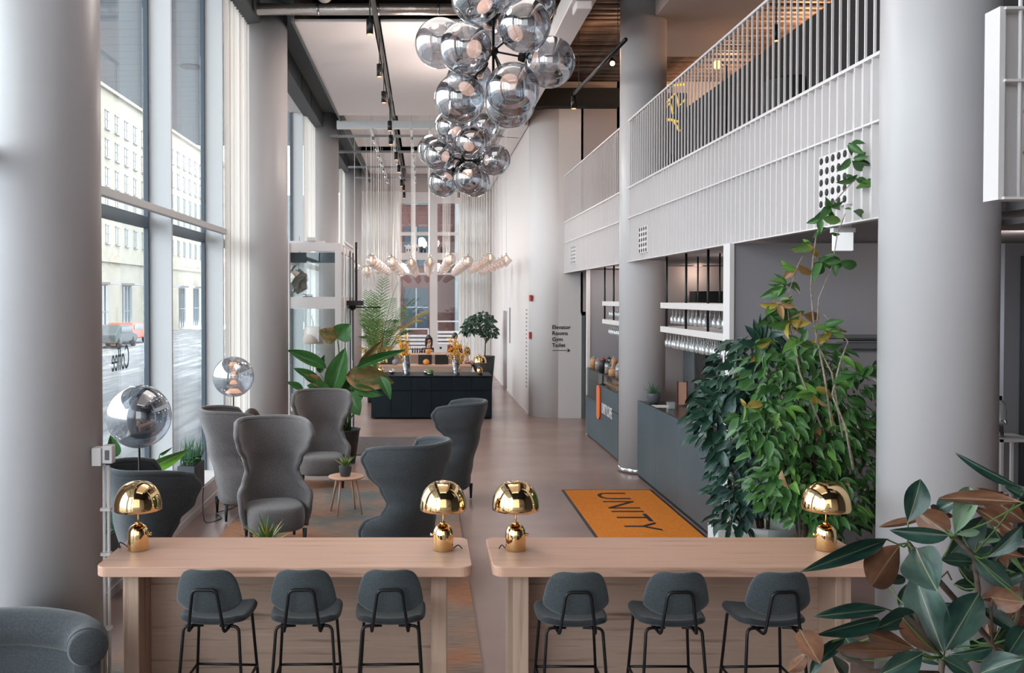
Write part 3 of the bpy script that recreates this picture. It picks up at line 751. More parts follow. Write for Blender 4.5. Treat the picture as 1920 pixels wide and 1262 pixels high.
# rugs and mats
rg = MB().prism(rrect(-2.33, .42, 4.2, 13.4, .01, 1), .001, .013).build('rug', m_rug); tag(rg, 'large woven rug fading between rust brown and teal under the wingback chairs', 'rug')
dm = thing('doormat', 'dark grey ribbed doormat in front of the reception counter', 'mat', (0, 0, 0))
MB().box(-1.32, -.07, 15.6, 17.55, .001, .014).build('mat_pile', m_matgrey, dm); MB().box(-1.36, -.03, 15.55, 17.6, .0005, .009).build('mat_border', m_blackp, dm)
um = thing('logo_mat', 'orange doormat with black lettering in front of the bar', 'mat', (2.56, 11.45, 0))
MB().box(-.60, .60, -1.28, 1.26, .001, .012).build('mat_pile', m_orange, um); MB().box(-.635, .635, -1.33, 1.31, .0005, .008).build('mat_border', m_blackp, um)
text_obj('UNITY', .60, m_ink, 'lettering', um, Matrix.Translation((-.20, 1.12, .0125)) @ Euler((0, 0, -PI/2)).to_matrix().to_4x4(), ext=.001, sx=1.12, spacing=1.08)

# globe floor lamps
def globe_lamp(x, y, z, r, label, inner):
    t = thing('floor_lamp', label, 'lamp', (x, y, 0))
    MB().lathe([(.13, 0), (.13, .008), (.012, .30), (0, .31)], 24).build('lamp_base', m_black, t)
    MB().tube([(0, 0, .3), (0, 0, z-r)], .009, 10).build('pole', m_black, t)
    g = MB().sphere((0, 0, z), r, 48, 28).build('globe_shade', m_mirror, t)
    if inner:
        for k, (zz, rr_, ) in enumerate(((z-r*.78, r*.40), (z-r*.35, r*.20), (z+r*.05, r*.14), (z+r*.55, r*.24))):
            MB().lathe([(0, zz), (rr_, zz), (rr_*.6, zz+r*.17), (0, zz+r*.17)], 20).build('light_ring', emis('warm_ring', (255, 196, 160), 1.6), t)
    else:
        MB().sphere((.02, .03, z-.0), r*.74, 40, 22).build('inner_globe', m_mirror, t)
        MB().lathe([(0, z+r*.965), (r*.3, z+r*.955), (r*.3, z+r*.97), (0, z+r*.985)], 24).build('cap', m_chrome, t)
    return t
globe_lamp(-2.37, 7.5, 1.735, .262, 'large smoky mirrored globe floor lamp beside the big left column', False)
globe_lamp(-2.53, 11.95, 1.675, .268, 'smaller mirrored globe floor lamp with glowing rings by the curtain', True)
cord([(-2.42, 11.95, .01), (-2.5, 11.6, .01), (-2.62, 11.3, .02), (-2.5, 11.1, .01), (-2.65, 10.9, .01), (-2.78, 11.3, .15), (-2.82, 11.5, .3)], 'black power cord trailing on the floor from the glowing globe lamp', .006)

# curved sofa back at the lower left corner
sfa = thing('tub_sofa', 'grey tub sofa back with a round arm end in the lower left corner', 'sofa', (-2.33, 5.32, 0))
pts = []
for k in range(13):
    a = PI*(.0+.5*k/12); pts.append((-.55+.98*math.sin(a)*.62+.0, .05+.28*(1-math.cos(a)*1.0)*-1+.22, .72))
path = [(.38, -.12, .70), (.34, -.02, .71), (.22, .06, .725), (.0, .10, .74), (-.2, .10, .74), (-.36, .07, .735)]
P = [Vector(p) for p in path]; sm = []
for i in range(len(P)-1):
    a, b, c, d = P[max(i-1, 0)], P[i], P[i+1], P[min(i+2, len(P)-1)]
    for k in range(5):
        q = k/5; sm.append(.5*((2*b)+(c-a)*q+(2*a-5*b+4*c-d)*q*q+(3*b-a-3*c+d)*q**3))
sm.append(P[-1])
MB().tube(sm, .115, 22).build('arm_roll', m_chair2, sfa)
MB().tube([P[0], P[0]+Vector((.012, -.03, 0))], [.112, .095], 24).build('arm_end', m_chair2, sfa)
bk = MB()
def bf(u, v):
    i = u*(len(sm)-1); k = min(int(i), len(sm)-2); p = sm[k].lerp(sm[k+1], i-k); return (p.x, p.y, .12+.55*v)
bk.grid(bf, 20, 4); bk.build('back_panel', m_chair2, sfa, solid=.14)
MB().prism(rrect(-.46, .22, -.8, -.08, .12, 5), .12, .42).build('seat_cushion', m_chair2, sfa, bevel=.04)

# socket box and pipes on the left column
sb = thing('socket_box', 'white cable box with socket on the big left column', 'socket', (-2.13, 6.0, 1.665)); 
MB().box(-.075, -.01, -.03, .06, -.06, .06).build('cover', m_white, sb, bevel=.006); MB().box(-.008, .06, -.02, .05, -.045, .075).build('socket', m_white, sb, bevel=.006); MB().box(.012, .04, -.024, -.018, -.02, .045).build('switch', m_dgrey, sb)
sbx = Vector((-2.13, 6.0, 1.665))
cp_ = thing('conduit_pipe', 'pair of white conduit pipes running down the big left column', 'pipe', (sbx.x, sbx.y, 0))
for dx in (-.012, .018): MB().tube([(dx, .03, .0), (dx, .03, sbx.z-.065)], .011, 10).build('pipe', m_white, cp_)
for z in (.5, 1.0, 1.3): MB().box(-.03, .036, .0, .05, z, z+.02).build('clip', m_white, cp_)
fs = thing('wall_socket', 'white wall socket low on the window ledge wall behind the left table', 'socket', (XI+.001, 8.2, .2)); MB().box(0, .012, -.05, .05, -.05, .05).build('plate', m_white, fs, bevel=.004); MB().lathe([(.02, 0), (.02, .004)], 16, (0, 0, 0), Matrix.Translation((.012, 0, 0)) @ Euler((0, PI/2, 0)).to_matrix().to_4x4()).build('socket_hole', m_dgrey, fs)
# ================================================================== CHANDELIERS
m_disc = emis('warm_disc', (255, 208, 184), .95)
def chandelier(label, hub, spheres, r0):
    hub = Vector(hub); t = thing('globe_chandelier', label, 'chandelier', hub)
    MB().tube([(0, 0, -.30), (0, 0, 7.9-hub.z)], .014, 10).build('rod', m_black, t)
    MB().tube([(0, 0, 7.9-hub.z), (0, 0, 7.98-hub.z)], .09, 20).build('ceiling_rose', m_black, t)
    MB().sphere((0, 0, 0), .05, 16, 10).build('hub', m_black, t); MB().sphere((0, 0, .35), .05, 16, 10).build('hub', m_black, t)
    gsrc = None
    for (px, py, d, dr) in spheres:
        c = PD(px, py, d)-hub
        q = MB().sphere((0, 0, 0), 1, 40, 24)
        if gsrc is None: gsrc = q.build('mirrored_globe', m_mirror, t)
        g = gsrc if gsrc.parent is t and gsrc.get('used') is None else inst(gsrc, t)
        gsrc['used'] = 1
        g.location = c; r = r0*dr; g.scale = (r, r, r)
        base = Vector((0, 0, 0 if c.z < .2 else .35)); dirv = (c-base).normalized()
        end = c-dirv*r
        MB().tube([base, end], .010, 8).build('arm', m_black, t)
        MB().tube([end-dirv*.06, end+dirv*.03], [.045, .06], 16).build('arm_cup', m_black, t)
        # glowing disc of the lamp inside the globe, on the arm's side
        z = dirv; qt = Vector((0, 0, 1)).rotation_difference(z).to_matrix().to_4x4()
        MB().lathe([(0, 0), (.34*r, 0), (.34*r, .05*r), (0, .06*r)], 28, (0, 0, 0), Matrix.Translation(c-dirv*r*.62) @ qt).build('light_disc', m_disc, t)
        MB().lathe([(.30*r, 0), (.14*r, -.32*r)], 20, (0, 0, 0), Matrix.Translation(c-dirv*r*.62) @ qt).build('lamp_holder', m_chrome, t)
    gsrc.pop('used', None) if hasattr(gsrc, 'pop') else None
    return t
near = [(825, 81, 9.15, 1), (873, 90, 8.75, 1), (894, -5, 8.9, 1), (983, 48, 8.7, 1), (996, 8, 9.5, 1), (1030, 117, 9.0, 1), (961, 168, 8.55, 1), (956, 193, 9.1, 1), (862, 185, 8.8, .97), (880, 152, 9.5, .97), (925, -20, 9.3, 1), (918, 45, 9.75, .97), (930, -70, 8.9, 1)]
far = [(846, 238, 13.5, 1), (883, 266, 13.2, .95), (905, 238, 13.9, 1), (812, 281, 13.9, .97), (823, 291, 13.4, .93), (928, 300, 13.5, .93), (831, 342, 13.6, .9), (879, 334, 13.3, .93), (892, 342, 13.9, .9), (862, 262, 14.2, .95), (908, 305, 14.3, .9), (858, 315, 14.2, .9), (870, 200, 13.7, .95)]
hn = PD(925, 96, 9.15); hf = PD(866, 300, 13.75)
chandelier('big cluster chandelier of mirrored glass globes, the nearer and higher one', hn, near, .252)
chandelier('cluster chandelier of mirrored glass globes, the farther and lower one', hf, far, .248)

for p in (hn+Vector((-.9, -.6, 1.1)), hf+Vector((-.7, .5, 1.0)), hf+Vector((0, 2.5, .9))):  # fills added in open air around the chandeliers to light the ceiling panels
    l = bpy.data.lights.new('chandelier_fill', 'POINT'); l.energy = 90; l.color = (1, .88, .80); l.shadow_soft_size = .25; o = bpy.data.objects.new('chandelier_fill', l); COL.objects.link(o); o.location = p
# ================================================================== TRACK SPOTLIGHTS
def spot(name='spotlight', st=.42):
    t = thing(name, 'x', 'spotlight')
    MB().tube([(0, 0, 0), (0, 0, .20)], .047, 20).build('spot_body', m_black, t)
    MB().lathe([(0, -.001), (.036, -.001), (.036, -.004), (0, -.004)], 20).build('spot_lens', emis('warm_lens', (255, 170, 110), 2.2), t)
    MB().tube([(0, .0, .20), (0, .0, .20+st)], .008, 8).build('stem', m_black, t)
    return t
tk = thing('light_track', 'black lighting track with hanging spotlights along the white ceiling', 'lighting track', (-.74, 0, 6.93))
MB().box(-.035, .035, 11.0, 33.0-.2, 0, .05).build('track_rail', m_black, tk)
sp = [(694, 50), (712, 132), (720, 182), (731, 236), (733, 262), (743, 292), (748, 316), (753, 343), (757, 352), (761, 366)]
s0 = None
names = ['nearest', 'second nearest', 'third nearest', 'fourth nearest', 'fifth nearest', 'sixth nearest', 'seventh nearest', 'eighth nearest', 'ninth nearest', 'farthest']
for i, (px, py) in enumerate(sp):
    d = min(32.3, -.74*F/(px-CX)); z = PD(px, py, d).z
    lb = '%s black cylinder spotlight hanging from the long ceiling track' % names[i]
    q = spot(st=6.935-(z-.1)-.2); q.location = (-.74, d, z-.1)
    q['label'] = lb; q['group'] = 'hanging spotlights on the ceiling track'
    l = bpy.data.lights.new('spot_beam', 'SPOT'); l.energy = 70; l.color = (1, .84, .72); l.spot_size = math.radians(75); l.spot_blend = .8; l.shadow_soft_size = .04
    lo = bpy.data.objects.new('spot_beam', l); COL.objects.link(lo); lo.location = (-.74, d, z-.13)
for (px, py, d, st_, lb) in ((1076, 192, 14.9, .12, 'black spotlight hanging by the white beam above the balcony end'), (1455, 62, 12.0, 1.2, 'black spotlight above the mezzanine partition'), (860, 366, 31.0, .92, 'far black spotlight over the right part of the reception')):
    p = PD(px, py, d); q = spot(st=st_); q.location = (p.x, p.y, p.z-.1); q['label'] = lb
t2 = MB().tube([(2.62, 11.9, 6.09), (2.465, 15.0, 6.09)], .028, 8).tube([(2.6, 12.3, 6.1), (2.6, 12.3, 7.54)], .005, 5).tube([(2.48, 14.7, 6.1), (2.48, 14.7, 7.54)], .005, 5).build('light_track', m_black); tag(t2, 'short black track hanging beside the second column', 'lighting track')
p = PD(1148, 118, 13.0)
wl2 = thing('wall_spot', 'small warm glowing spotlight on the dark cross beam', 'spotlight', p); MB().tube([(0, 0, 0), (0, .1, .06)], .05, 14).build('spot_body', m_black, wl2); MB().sphere((0, -.01, -.01), .035, 14, 8).build('bulb', emis('hot_bulb', (255, 190, 130), 10), wl2)

# ================================================================== PENDANT FIELD ABOVE THE RECEPTION
gf = thing('pendant_grid', 'steel ceiling grid holding the ropes of the pendant bulbs', 'ceiling grid', (0, 0, 6.67))
for y in (22.4, 24.8, 27.7, 30.2): MB().box(-2.35, 2.3, y, y+.06, 0, .06).build('cross_bar', m_steel, gf)
for x in [(q-CX)/F*21.6-.03 for q in (696, 734, 771, 806, 844, 877, 919, 949)]: MB().box(x, x+.06, 21.6, 31.8, .02, .07).build('long_bar', m_reveal, gf); 
MB().box(-2.1, 2.3, 21.6, 21.75, .07, .25).build('front_beam', m_reveal, gf)
pul = None
for x in [(q-CX)/F*21.6 for q in (696, 734, 771, 844, 919)]:
    for k in range(7):
        y = 22.6+1.35*k
        if pul is None: pul = MB().tube([(-.03, 0, 0), (.03, 0, 0)], .07, 12).build('pulley', m_chrome, gf, loc=(x, y, -.05))
        else: inst(pul, gf, loc=(x, y, -.05))
m_fil = emis('filament_tube', (255, 206, 172), 2.2)
def pend(kind):
    t = thing('pendant_bulb', 'x', 'pendant lamp')
    if kind == 'round': MB().sphere((0, 0, 0), .145, 20, 12).build('glass_bulb', m_lampglass, t)
    else: MB().lathe([(0.001, -.16), (.15, 0), (0.001, .16)], 16, smooth=False).build('glass_bulb', m_lampglass, t)
    MB().tube([(0, 0, -.03), (0, 0, .09)], .026, 10).build('filament', m_fil, t)
    MB().tube([(0, 0, .10), (0, 0, .17)], .022, 10).build('socket', m_chrome, t)
    MB().tube([(0, 0, .17), (0, 0, 3.62)], .006, 5).build('rope', m_rope, t)
    return t
PR = pend('round'); PDm = pend('diamond')
cols = [(696, 487, 'round'), (734, 490, 'round'), (771, 492, 'diamond'), (806, 490, 'diamond'), (844, 485, 'round'), (877, 489, 'round'), (919, 483, 'diamond'), (949, 487, 'diamond')]
for y_ in (22.5, 25, 27.5, 30):
    for x_ in (-.9, .5):
        l = bpy.data.lights.new('pendant_light', 'POINT'); l.energy = 27; l.color = (1, .86, .76); l.shadow_soft_size = .15; o = bpy.data.objects.new('pendant_light', l); COL.objects.link(o); o.location = (x_, y_, 3.95)
first = {'round': True, 'diamond': True}; used = {'round': PR, 'diamond': PDm}
cn = ['leftmost', 'second from left', 'third from left', 'fourth from left', 'fifth from left', 'sixth from left', 'seventh from left', 'rightmost']
for ci, (px, py, k) in enumerate(cols):
    for row in range(9):
        d = 21.6+1.15*row; x = (px-CX)/F*21.6; z = EYE+(558-py)/F*21.6
        x += 0; g = '%s row of %s glass pendant bulbs above the reception' % (cn[ci], k)
        lb = ('nearest %s glass pendant bulb of the %s row' if row == 0 else '%s glass pendant bulb farther back in the %s row') % (k, cn[ci])
        if first[k]: q = used[k]; q.location = (x, d, z-.02); first[k] = False
        else: q = dup(used[k], (x, d, z-.02))
        q['label'] = lb; q['group'] = g
for k, (px, py, d) in enumerate(((665, 500, 24.83), (687, 507, 24.83), (689, 512, 27.73), (709, 505, 27.73))):
    p = PD(px, py, d); q = dup(PR, p, label='round glass pendant bulb low at the far left beside the tower', group='low pendant bulbs by the tower')

# ================================================================== RECEPTION
rc_ = thing('reception_counter', 'blue black reception counter with plain panel doors', 'counter', (.145, 20.2, 0))
MB().box(-1.33, 1.33, .04, 1.0, .03, .93).build('carcass', m_counterline, rc_)
MB().box(-1.35, 1.35, 0, 1.05, .945, .975).build('countertop', m_counter, rc_, bevel=.003, seg=1)
for k in range(6):
    x0 = -1.35+.45*k
    MB().box(x0+.004, x0+.446, 0, .04, .045, .635).build('door', m_counter, rc_, bevel=.003, seg=1)
    MB().box(x0+.004, x0+.446, 0, .04, .65, .935).build('drawer', m_counter, rc_, bevel=.003, seg=1)
MB().box(-1.35, -1.334, .04, 1.0, .02, .94).box(1.334, 1.35, .04, 1.0, .02, .94).build('side_panel', m_counter, rc_)
def bench(x0, x1, y, z, label, dp=.6):
    b = thing('work_bench', label, 'desk', (0, y, 0))
    MB().box(x0, x1, 0, .03, .02, z-.03).build('front_panel', m_woodp, b); MB().box(x0, x1, 0, dp, z-.03, z).build('desktop', m_woodx, b, bevel=.004, seg=1)
    MB().box(x0, x0+.04, .03, dp, 0, z-.03).box(x1-.04, x1, .03, dp, 0, z-.03).build('side_panel', m_woodz, b)
    return b
bench(-1.15, 1.15, 22.4, 1.04, 'long wooden bench desk right behind the reception counter')
bench(-1.1, 1.05, 24.4, 1.19, 'second wooden bench desk behind with laptops in front of it')
bench(-1.35, .95, 26.6, 1.08, 'third wooden bench desk where the woman sits')
def vase(x, y, label, fl, seed):
    t = thing('vase', label, 'vase', (x, y, .976)); rr = random.Random(seed)
    def fn(u, v):
        a = 2*PI*u; r = .078+.012*v+.006*math.sin(5*a+6*v)*math.sin(PI*v)
        return (r*math.cos(a), r*math.sin(a), .44*v)
    MB().grid(fn, 36, 16, closed=True).build('vase_body', mat('crinkled_silver', (196, 198, 202), .12, metal=1, bump=.7, bscale=8) if 'crinkled_silver' not in MATS else MATS['crinkled_silver'], t)
    MB().lathe([(0, .002), (.076, .002), (.076, .006), (0, .006)], 24).build('vase_bottom', m_chrome, t)
    f = thing('flower_bunch', fl, 'flowers', (x, y, .99)); fm = MATS.get('forsythia_yellow') or mat('forsythia_yellow', (246, 178, 40), .7, var=(255, 200, 70), vscale=20)
    blossoms = MB(); nb = 26
    for k in range(nb):
        a = rr.uniform(0, 2*PI); s = rr.uniform(.1, 1) if seed == 1 else rr.uniform(.2, 1.6); h = rr.uniform(.62, .92) if seed == 1 else rr.uniform(.5, .85)
        e = Vector((.20*s*math.cos(a)-(.05 if seed == 1 else 0), .16*s*math.sin(a), h)); mid = Vector((e.x*.35, e.y*.35, h*.5))
        pts = [Vector((0, 0, .1)), mid, e]
        MB().tube(pts, [.005, .004, .002], 5).build('branch', m_bark, f)
        for j in range(26):
            q = rr.uniform(.35, 1)
            p = mid.lerp(e, (q-.5)*2) if q > .5 else pts[0].lerp(mid, q*2)
            p = p+Vector((rr.gauss(0, .02), rr.gauss(0, .02), rr.gauss(0, .02))); s_ = rr.uniform(.008, .016)
            blossoms.add([p+Vector((s_*x_, s_*y_, s_*z_)) for x_, y_, z_ in ((1, 0, 0), (-1, 0, 0), (0, 1, 0), (0, -1, 0), (0, 0, 1), (0, 0, -1))], [(0, 2, 4), (2, 1, 4), (1, 3, 4), (3, 0, 4), (2, 0, 5), (1, 2, 5), (3, 1, 5), (0, 3, 5)])
    blossoms.build('blossoms', fm, f, stuff=True)
vase(-.42, 20.45, 'crinkled silver vase on the left of the reception counter', 'tall yellow forsythia branches in the left silver vase', 1)
vase(.70, 20.45, 'crinkled silver vase on the right of the reception counter', 'wide yellow forsythia branches in the right silver vase', 2)
gp = thing('moss_bowl', 'small bowl with a green moss dome on the reception counter', 'plant', (.12, 20.4, .976)); MB().sphere((0, 0, .06), .08, 20, 10, (1, 1, .9)).build('moss', leafmat('moss', (96, 130, 40), (60, 100, 36)), gp); MB().lathe([(0, 0), (.06, 0), (.085, .04), (.08, .045)], 20).build('bowl', m_chrome, gp)
# laptops and things on the benches
def laptop(x, y, z, label, open_=True):
    t = thing('laptop', label, 'laptop', (x, y, z)); MB().box(-.17, .17, -.12, .12, 0, .018).build('keyboard_base', m_blackp, t); MB().box(-.17, .17, -.006, .0, 0, .22).build('screen_lid', m_blackp, t, loc=(0, -.12, .02)); return t
laptop(-.95, 22.9, 1.041, 'black laptop on the left of the first bench desk'); laptop(.0, 22.9, 1.041, 'black laptop in the middle of the first bench desk'); laptop(.42, 22.9, 1.041, 'black laptop on the right of the first bench desk')
m_screen = mat('grey_lid', (205, 205, 208), .4)
lp = thing('laptop', 'silver laptop lid with a logo in front of the third bench sitters', 'laptop', (.46, 26.8, 1.081)); MB().box(-.2, .2, 0, .24, 0, .018).build('keyboard_base', m_screen, lp); MB().box(-.2, .2, -.01, 0, .018, .27).build('screen_lid', m_screen, lp); MB().tube([(0, -.013, .15), (0, -.01, .15)], .035, 12).build('lid_emblem', m_ink, lp)
m_pump = mat('pumpkin_orange', (226, 152, 70), .6)
m_ballg = mat('grey_ball', (140, 142, 150), .6)
for (px, py, d, r, m_, lb) in ((803, 650+8, 24.6, .075, m_pump, 'small pumpkin on the second bench desk in front of the woman'), (799, 672, 22.6, .08, m_pump, 'small pumpkin on the first bench desk'), (741, 673, 22.6, .08, m_ballg, 'grey ball on the first bench desk'), (735, 684, 20.55, .07, m_chrome, 'chrome ball on the left of the reception counter'), (799, 684, 20.55, .06, m_chrome, 'chrome ball in the middle of the reception counter')):
    x = (px-CX)/F*d; z = {24.6: 1.191, 22.6: 1.041, 20.55: .976}[d]
    t = thing('pumpkin' if m_ is m_pump else 'decor_ball', lb, 'decoration', (x, d, z))
    b = MB()
    def pf(u, v, r=r, ri=(.08 if m_ is m_pump else 0)):
        a = 2*PI*u; q = PI*v; rr_ = r*math.sin(q)*(1-ri*abs(math.sin(4*a))); return (rr_*math.cos(a), rr_*math.sin(a), r*.9*(1-math.cos(q)))
    b.grid(pf, 32, 12, closed=True).build('ball_body', m_, t)
    if m_ is m_pump: MB().tube([(0, 0, 2*.88*r), (.01, 0, 2*.9*r+.03)], .008, 6).build('stalk', m_bark, t)
for k in range(7):
    x = -.72+.07*k; q = MB().lathe([(0, 0), (.022, 0), (.024, .1+.012*(k % 3)), (.010, .13+.012*(k % 3)), (.010, .165), (0, .168)], 12, (0, 0, 0)).build('dark_bottle', (m_potdark, m_dgrey)[k % 2], loc=(x+.35, 26.75+.03*(k % 2), 1.081)); tag(q, 'small dark bottle among the bottles left of the woman', 'bottle', 'bottles on the third bench')
# laundry-like white lanterns on the transom of the end window
for (px, w_, h_, lb) in ((766, .10, .17, 'smaller white lantern house on the end window ledge'), (779, .11, .22, 'bigger white lantern house on the end window ledge')):
    x = (px-CX)/F*32.9; t = thing('lantern_house', lb, 'lantern', (x, 32.93, 4.352))
    MB().box(-w_, w_, -.06, .06, 0, h_).build('house_body', m_white, t); MB().add([(-w_*1.1, -.07, h_), (w_*1.1, -.07, h_), (w_*1.1, .07, h_), (-w_*1.1, .07, h_), (0, -.07, h_+.14), (0, .07, h_+.14)], [(0, 1, 4), (1, 2, 5, 4), (2, 3, 5), (3, 0, 4, 5), (0, 3, 2, 1)]).build('house_roof', m_white, t)
    for k in (-.5, .5): MB().box(k*w_-.025, k*w_+.025, -.064, -.061, .04, h_-.04).build('lantern_window', m_dgrey, t)
for k, (px, r) in enumerate(((790, .10), (797, .07), (829, .10), (836, .07))):
    x = (px-CX)/F*32.9; t = thing('potted_cactus', ('dark potted plant beside the lantern houses', 'tiny potted plant beside the lantern houses', 'dark potted plant on the right ledge of the end window', 'tiny potted plant on the right ledge of the end window')[k], 'plant', (x, 32.93, 4.352))
    MB().lathe([(0, 0), (r*.5, 0), (r*.6, r)], 14).build('pot', m_potdark, t); MB().sphere((0, 0, r*1.5), r*.8, 12, 8).build('foliage', leafmat('ledge_plant%d' % k, (48, 62, 60), (70, 86, 80)), t)

# ================================================================== GLASS DISPLAY TOWER
tw = thing('display_tower', 'white steel and glass display tower beside the second left column', 'display case', (-1.44, 15.6, 0))
X0, X1, YA, YB_ = -1.0, 0.0, 0.0, 2.9
for x in (X0, X1-.11):
    for y in (YA, YB_-.11): MB().box(x, x+.11, y, y+.11, 0, 3.66).build('corner_post', m_white, tw, bevel=.004, seg=1)
for z0, z1 in ((3.52, 3.66), (2.53, 2.73)):
    MB().box(X0+.11, X1-.11, .02, .10, z0, z1).build('front_rail', m_white, tw); MB().box(X1-.1, X1-.02, .11, YB_-.11, z0, z1).build('side_rail', m_white, tw); MB().box(X0+.02, X0+.1, .11, YB_-.11, z0, z1).build('side_rail', m_white, tw)
MB().box(X0+.11, X1-.11, .11, YB_-.11, 2.6, 2.66).build('shelf_floor', m_white, tw)
MB().box(X0+.11, X1-.11, .05, .055, 2.74, 3.5).build('front_pane', m_glass2, tw); MB().box(X0+.11, X1-.11, .05, .055, .1, 2.52).build('front_pane', m_glass2, tw)
MB().box(X1-.06, X1-.055, .12, YB_-.12, 2.74, 3.5).build('side_pane', m_glass2, tw); MB().box(X1-.06, X1-.055, .12, YB_-.12, .1, 2.52).build('side_pane', m_glass2, tw)
MB().box(X0+.11, X1-.12, .12, .4, 3.33, 3.5).build('blind_box', m_frame, tw)
for y in (.3, .9, 1.6, 2.3): MB().tube([(X1+.02, y, .02), (X1+.02, y, 3.6)], .018, 8).build('guide_rod', m_dgrey if y > 1 else m_white, tw)
MB().box(X1+.0, X1+.03, .5, 2.2, 3.68, 3.72).build('top_rail', m_white, tw); MB().box(X0+.1, X1-.3, .1, .2, 3.665, 3.70).build('cable_duct', m_white, tw); MB().box(X0+.4, X0+.55, .05, .2, 3.7, 3.76).build('top_box', m_white, tw)
ar = thing('camera_rig', 'black mechanical rig clamped to the side of the display tower', 'machine', PD(663, 573, 16.5)); MB().box(-.12, .18, -.1, .1, 0, .09).build('motor_box', m_blackp, ar); MB().tube([(-.12, 0, -.03), (.5, 0, -.03)], .012, 8).build('rig_arm', m_black, ar); MB().sphere((-.02, 0, -.02), .07, 14, 8).build('joint', m_black, ar); MB().box(.03, .07, -.02, .02, .09, 1.15).build('guide_bar', m_black, ar); MB().box(-.03, .0, -.02, .02, -1.0, -.06).build('guide_bar', m_dgrey, ar)
m_crump = mat('crumpled_foil', (150, 140, 132), .35, metal=.7, bump=.5, bscale=5)
scp = thing('foil_sculpture', 'crumpled metallic sculpture hanging in the display tower', 'sculpture', PD(556, 520, 16.1)); rr = random.Random(5)
b = MB(); b.sphere((0, 0, -.05), .19, 9, 7, (1, .8, 1.1)); b.v = [Vector(v)+Vector((rr.gauss(0, .03), rr.gauss(0, .03), rr.gauss(0, .03))) for v in b.v]; b.sm = [False]*len(b.f); b.build('foil_lump', m_crump, scp)
b = MB(); b.sphere((-.12, 0, .22), .1, 7, 5); b.v = [Vector(v)+Vector((rr.gauss(0, .02),)*3) for v in b.v]; b.sm = [False]*len(b.f); b.build('foil_lump', m_white, scp)
MB().tube([(.03, 0, .1), (.06, .0, .5), (.05, 0, .72)], .004, 5).build('wire', m_black, scp); 
cn_ = MB().tube([PD(568, 555, 16.0), PD(586, 555, 16.0)], .03, 14).build('metal_canister', m_steel); tag(cn_, 'small metal canister lying in the display tower', 'canister')
sl_ = thing('shade_lamp', 'floor lamp with a white cone shade inside the display tower', 'lamp', (PD(587, 650, 16.6).x, 16.6, 0)); MB().shell([(.19, 1.88), (.13, 2.19)], 28).build('lamp_shade', fabric_thin('shade_paper', (245, 225, 215), 0, .5), sl_, solid=.004); MB().tube([(0, 0, .02), (0, 0, 2.3)], .008, 8).build('pole', m_dgrey, sl_); MB().lathe([(.13, 0), (.13, .02), (0, .03)], 20).build('lamp_base', m_dgrey, sl_); MB().tube([(0, 0, 2.3), (-.03, 0, 2.36), (-.01, 0, 2.4)], .006, 6).build('hook', m_dgrey, sl_)

# ================================================================== RIGHT WALL DETAILS
tx = thing('direction_lettering', 'black lettering Elevator Rooms Gym Toilet with an arrow on the taupe wall', 'sign', (0, 20.395, 0))
for k, s_ in enumerate(('Elevator', 'Rooms', 'Gym', 'Toilet')):
    p = PD(1035, 617+11.3*k, 20.39); text_obj(s_, .125, m_ink, 'lettering', tx, Matrix.Translation((p.x, 0, p.z)) @ Euler((PI/2, 0, 0)).to_matrix().to_4x4(), ext=.002, sx=1.0, font_off=.002)
a, b = PD(1036, 657, 20.39), PD(1068, 657, 20.39)
MB().box(a.x, b.x, -.004, 0, a.z-.006, a.z+.006).add([(b.x+.01, -.004, a.z), (b.x-.04, -.004, a.z+.045), (b.x-.055, -.004, a.z+.035), (b.x-.02, -.004, a.z), (b.x-.055, -.004, a.z-.035), (b.x-.04, -.004, a.z-.045)], [(0, 1, 2, 3), (0, 3, 4, 5)]).build('arrow', m_ink, tx)
def wallthing(name, label, cat, px, py, w_, h_, m_, X=2.4, t=.03, d=None):
    d = d or X*F/(px-CX); z = EYE-(py-558)/F*d; q = thing(name, label, cat, (X-.001, d, z)); MB().box(-t, 0, -w_/2, w_/2, -h_/2, h_/2).build('cover', m_, q, bevel=.004, seg=1); return q
m_red = mat('alarm_red', (178, 52, 44), .5)
q = wallthing('alarm_box', 'red alarm box high on the right wall', 'alarm', 998, 559, .28, .14, m_red, 2.44, .04, 20.82); MB().box(-.034, -.03, -.08, .08, -.03, .03).build('plate', m_white, q)
q = wallthing('call_point', 'small red call point lower on the right wall', 'alarm', 1001, 629, .16, .16, m_red, 2.43, .04, 20.84); MB().box(-.034, -.03, -.03, .03, -.03, .03).build('button', m_white, q)
for k in range(18):
    z = .55+.11*k; q = None
vg = thing('air_slots', 'column of small air slots on the right wall', 'vent', (2.399, 21.35, 0))
s_ = None
for k in range(20):
    for j in (0, .16):
        if s_ is None: s_ = MB().box(-.002, 0, -.045, .045, -.02, .02).build('slot', m_dgrey, vg, loc=(0, j, .62+.095*k))
        else: inst(s_, vg, loc=(0, j, .62+.095*k))
wallthing('wall_panel_edge', 'narrow grey board edge on the right wall near the sunlit patch', 'panel', 957, 610, .03, 1.0, m_greywall)
# exit sign under the soffit
ex = thing('exit_sign', 'white illuminated exit sign box hanging under the balcony', 'sign', PD(1580, 452, 7.0)); MB().box(-.075, .075, -.02, .02, -.075, .065).build('sign_box', emis('sign_glow', (235, 236, 238), .55), ex, bevel=.004, seg=1); MB().box(-.085, .085, -.03, .03, .065, .10).build('sign_housing', m_white, ex); MB().box(-.03, .06, -.02, .02, .10, 3.28-PD(1580, 452, 7.0).z).build('bracket', m_white, ex)

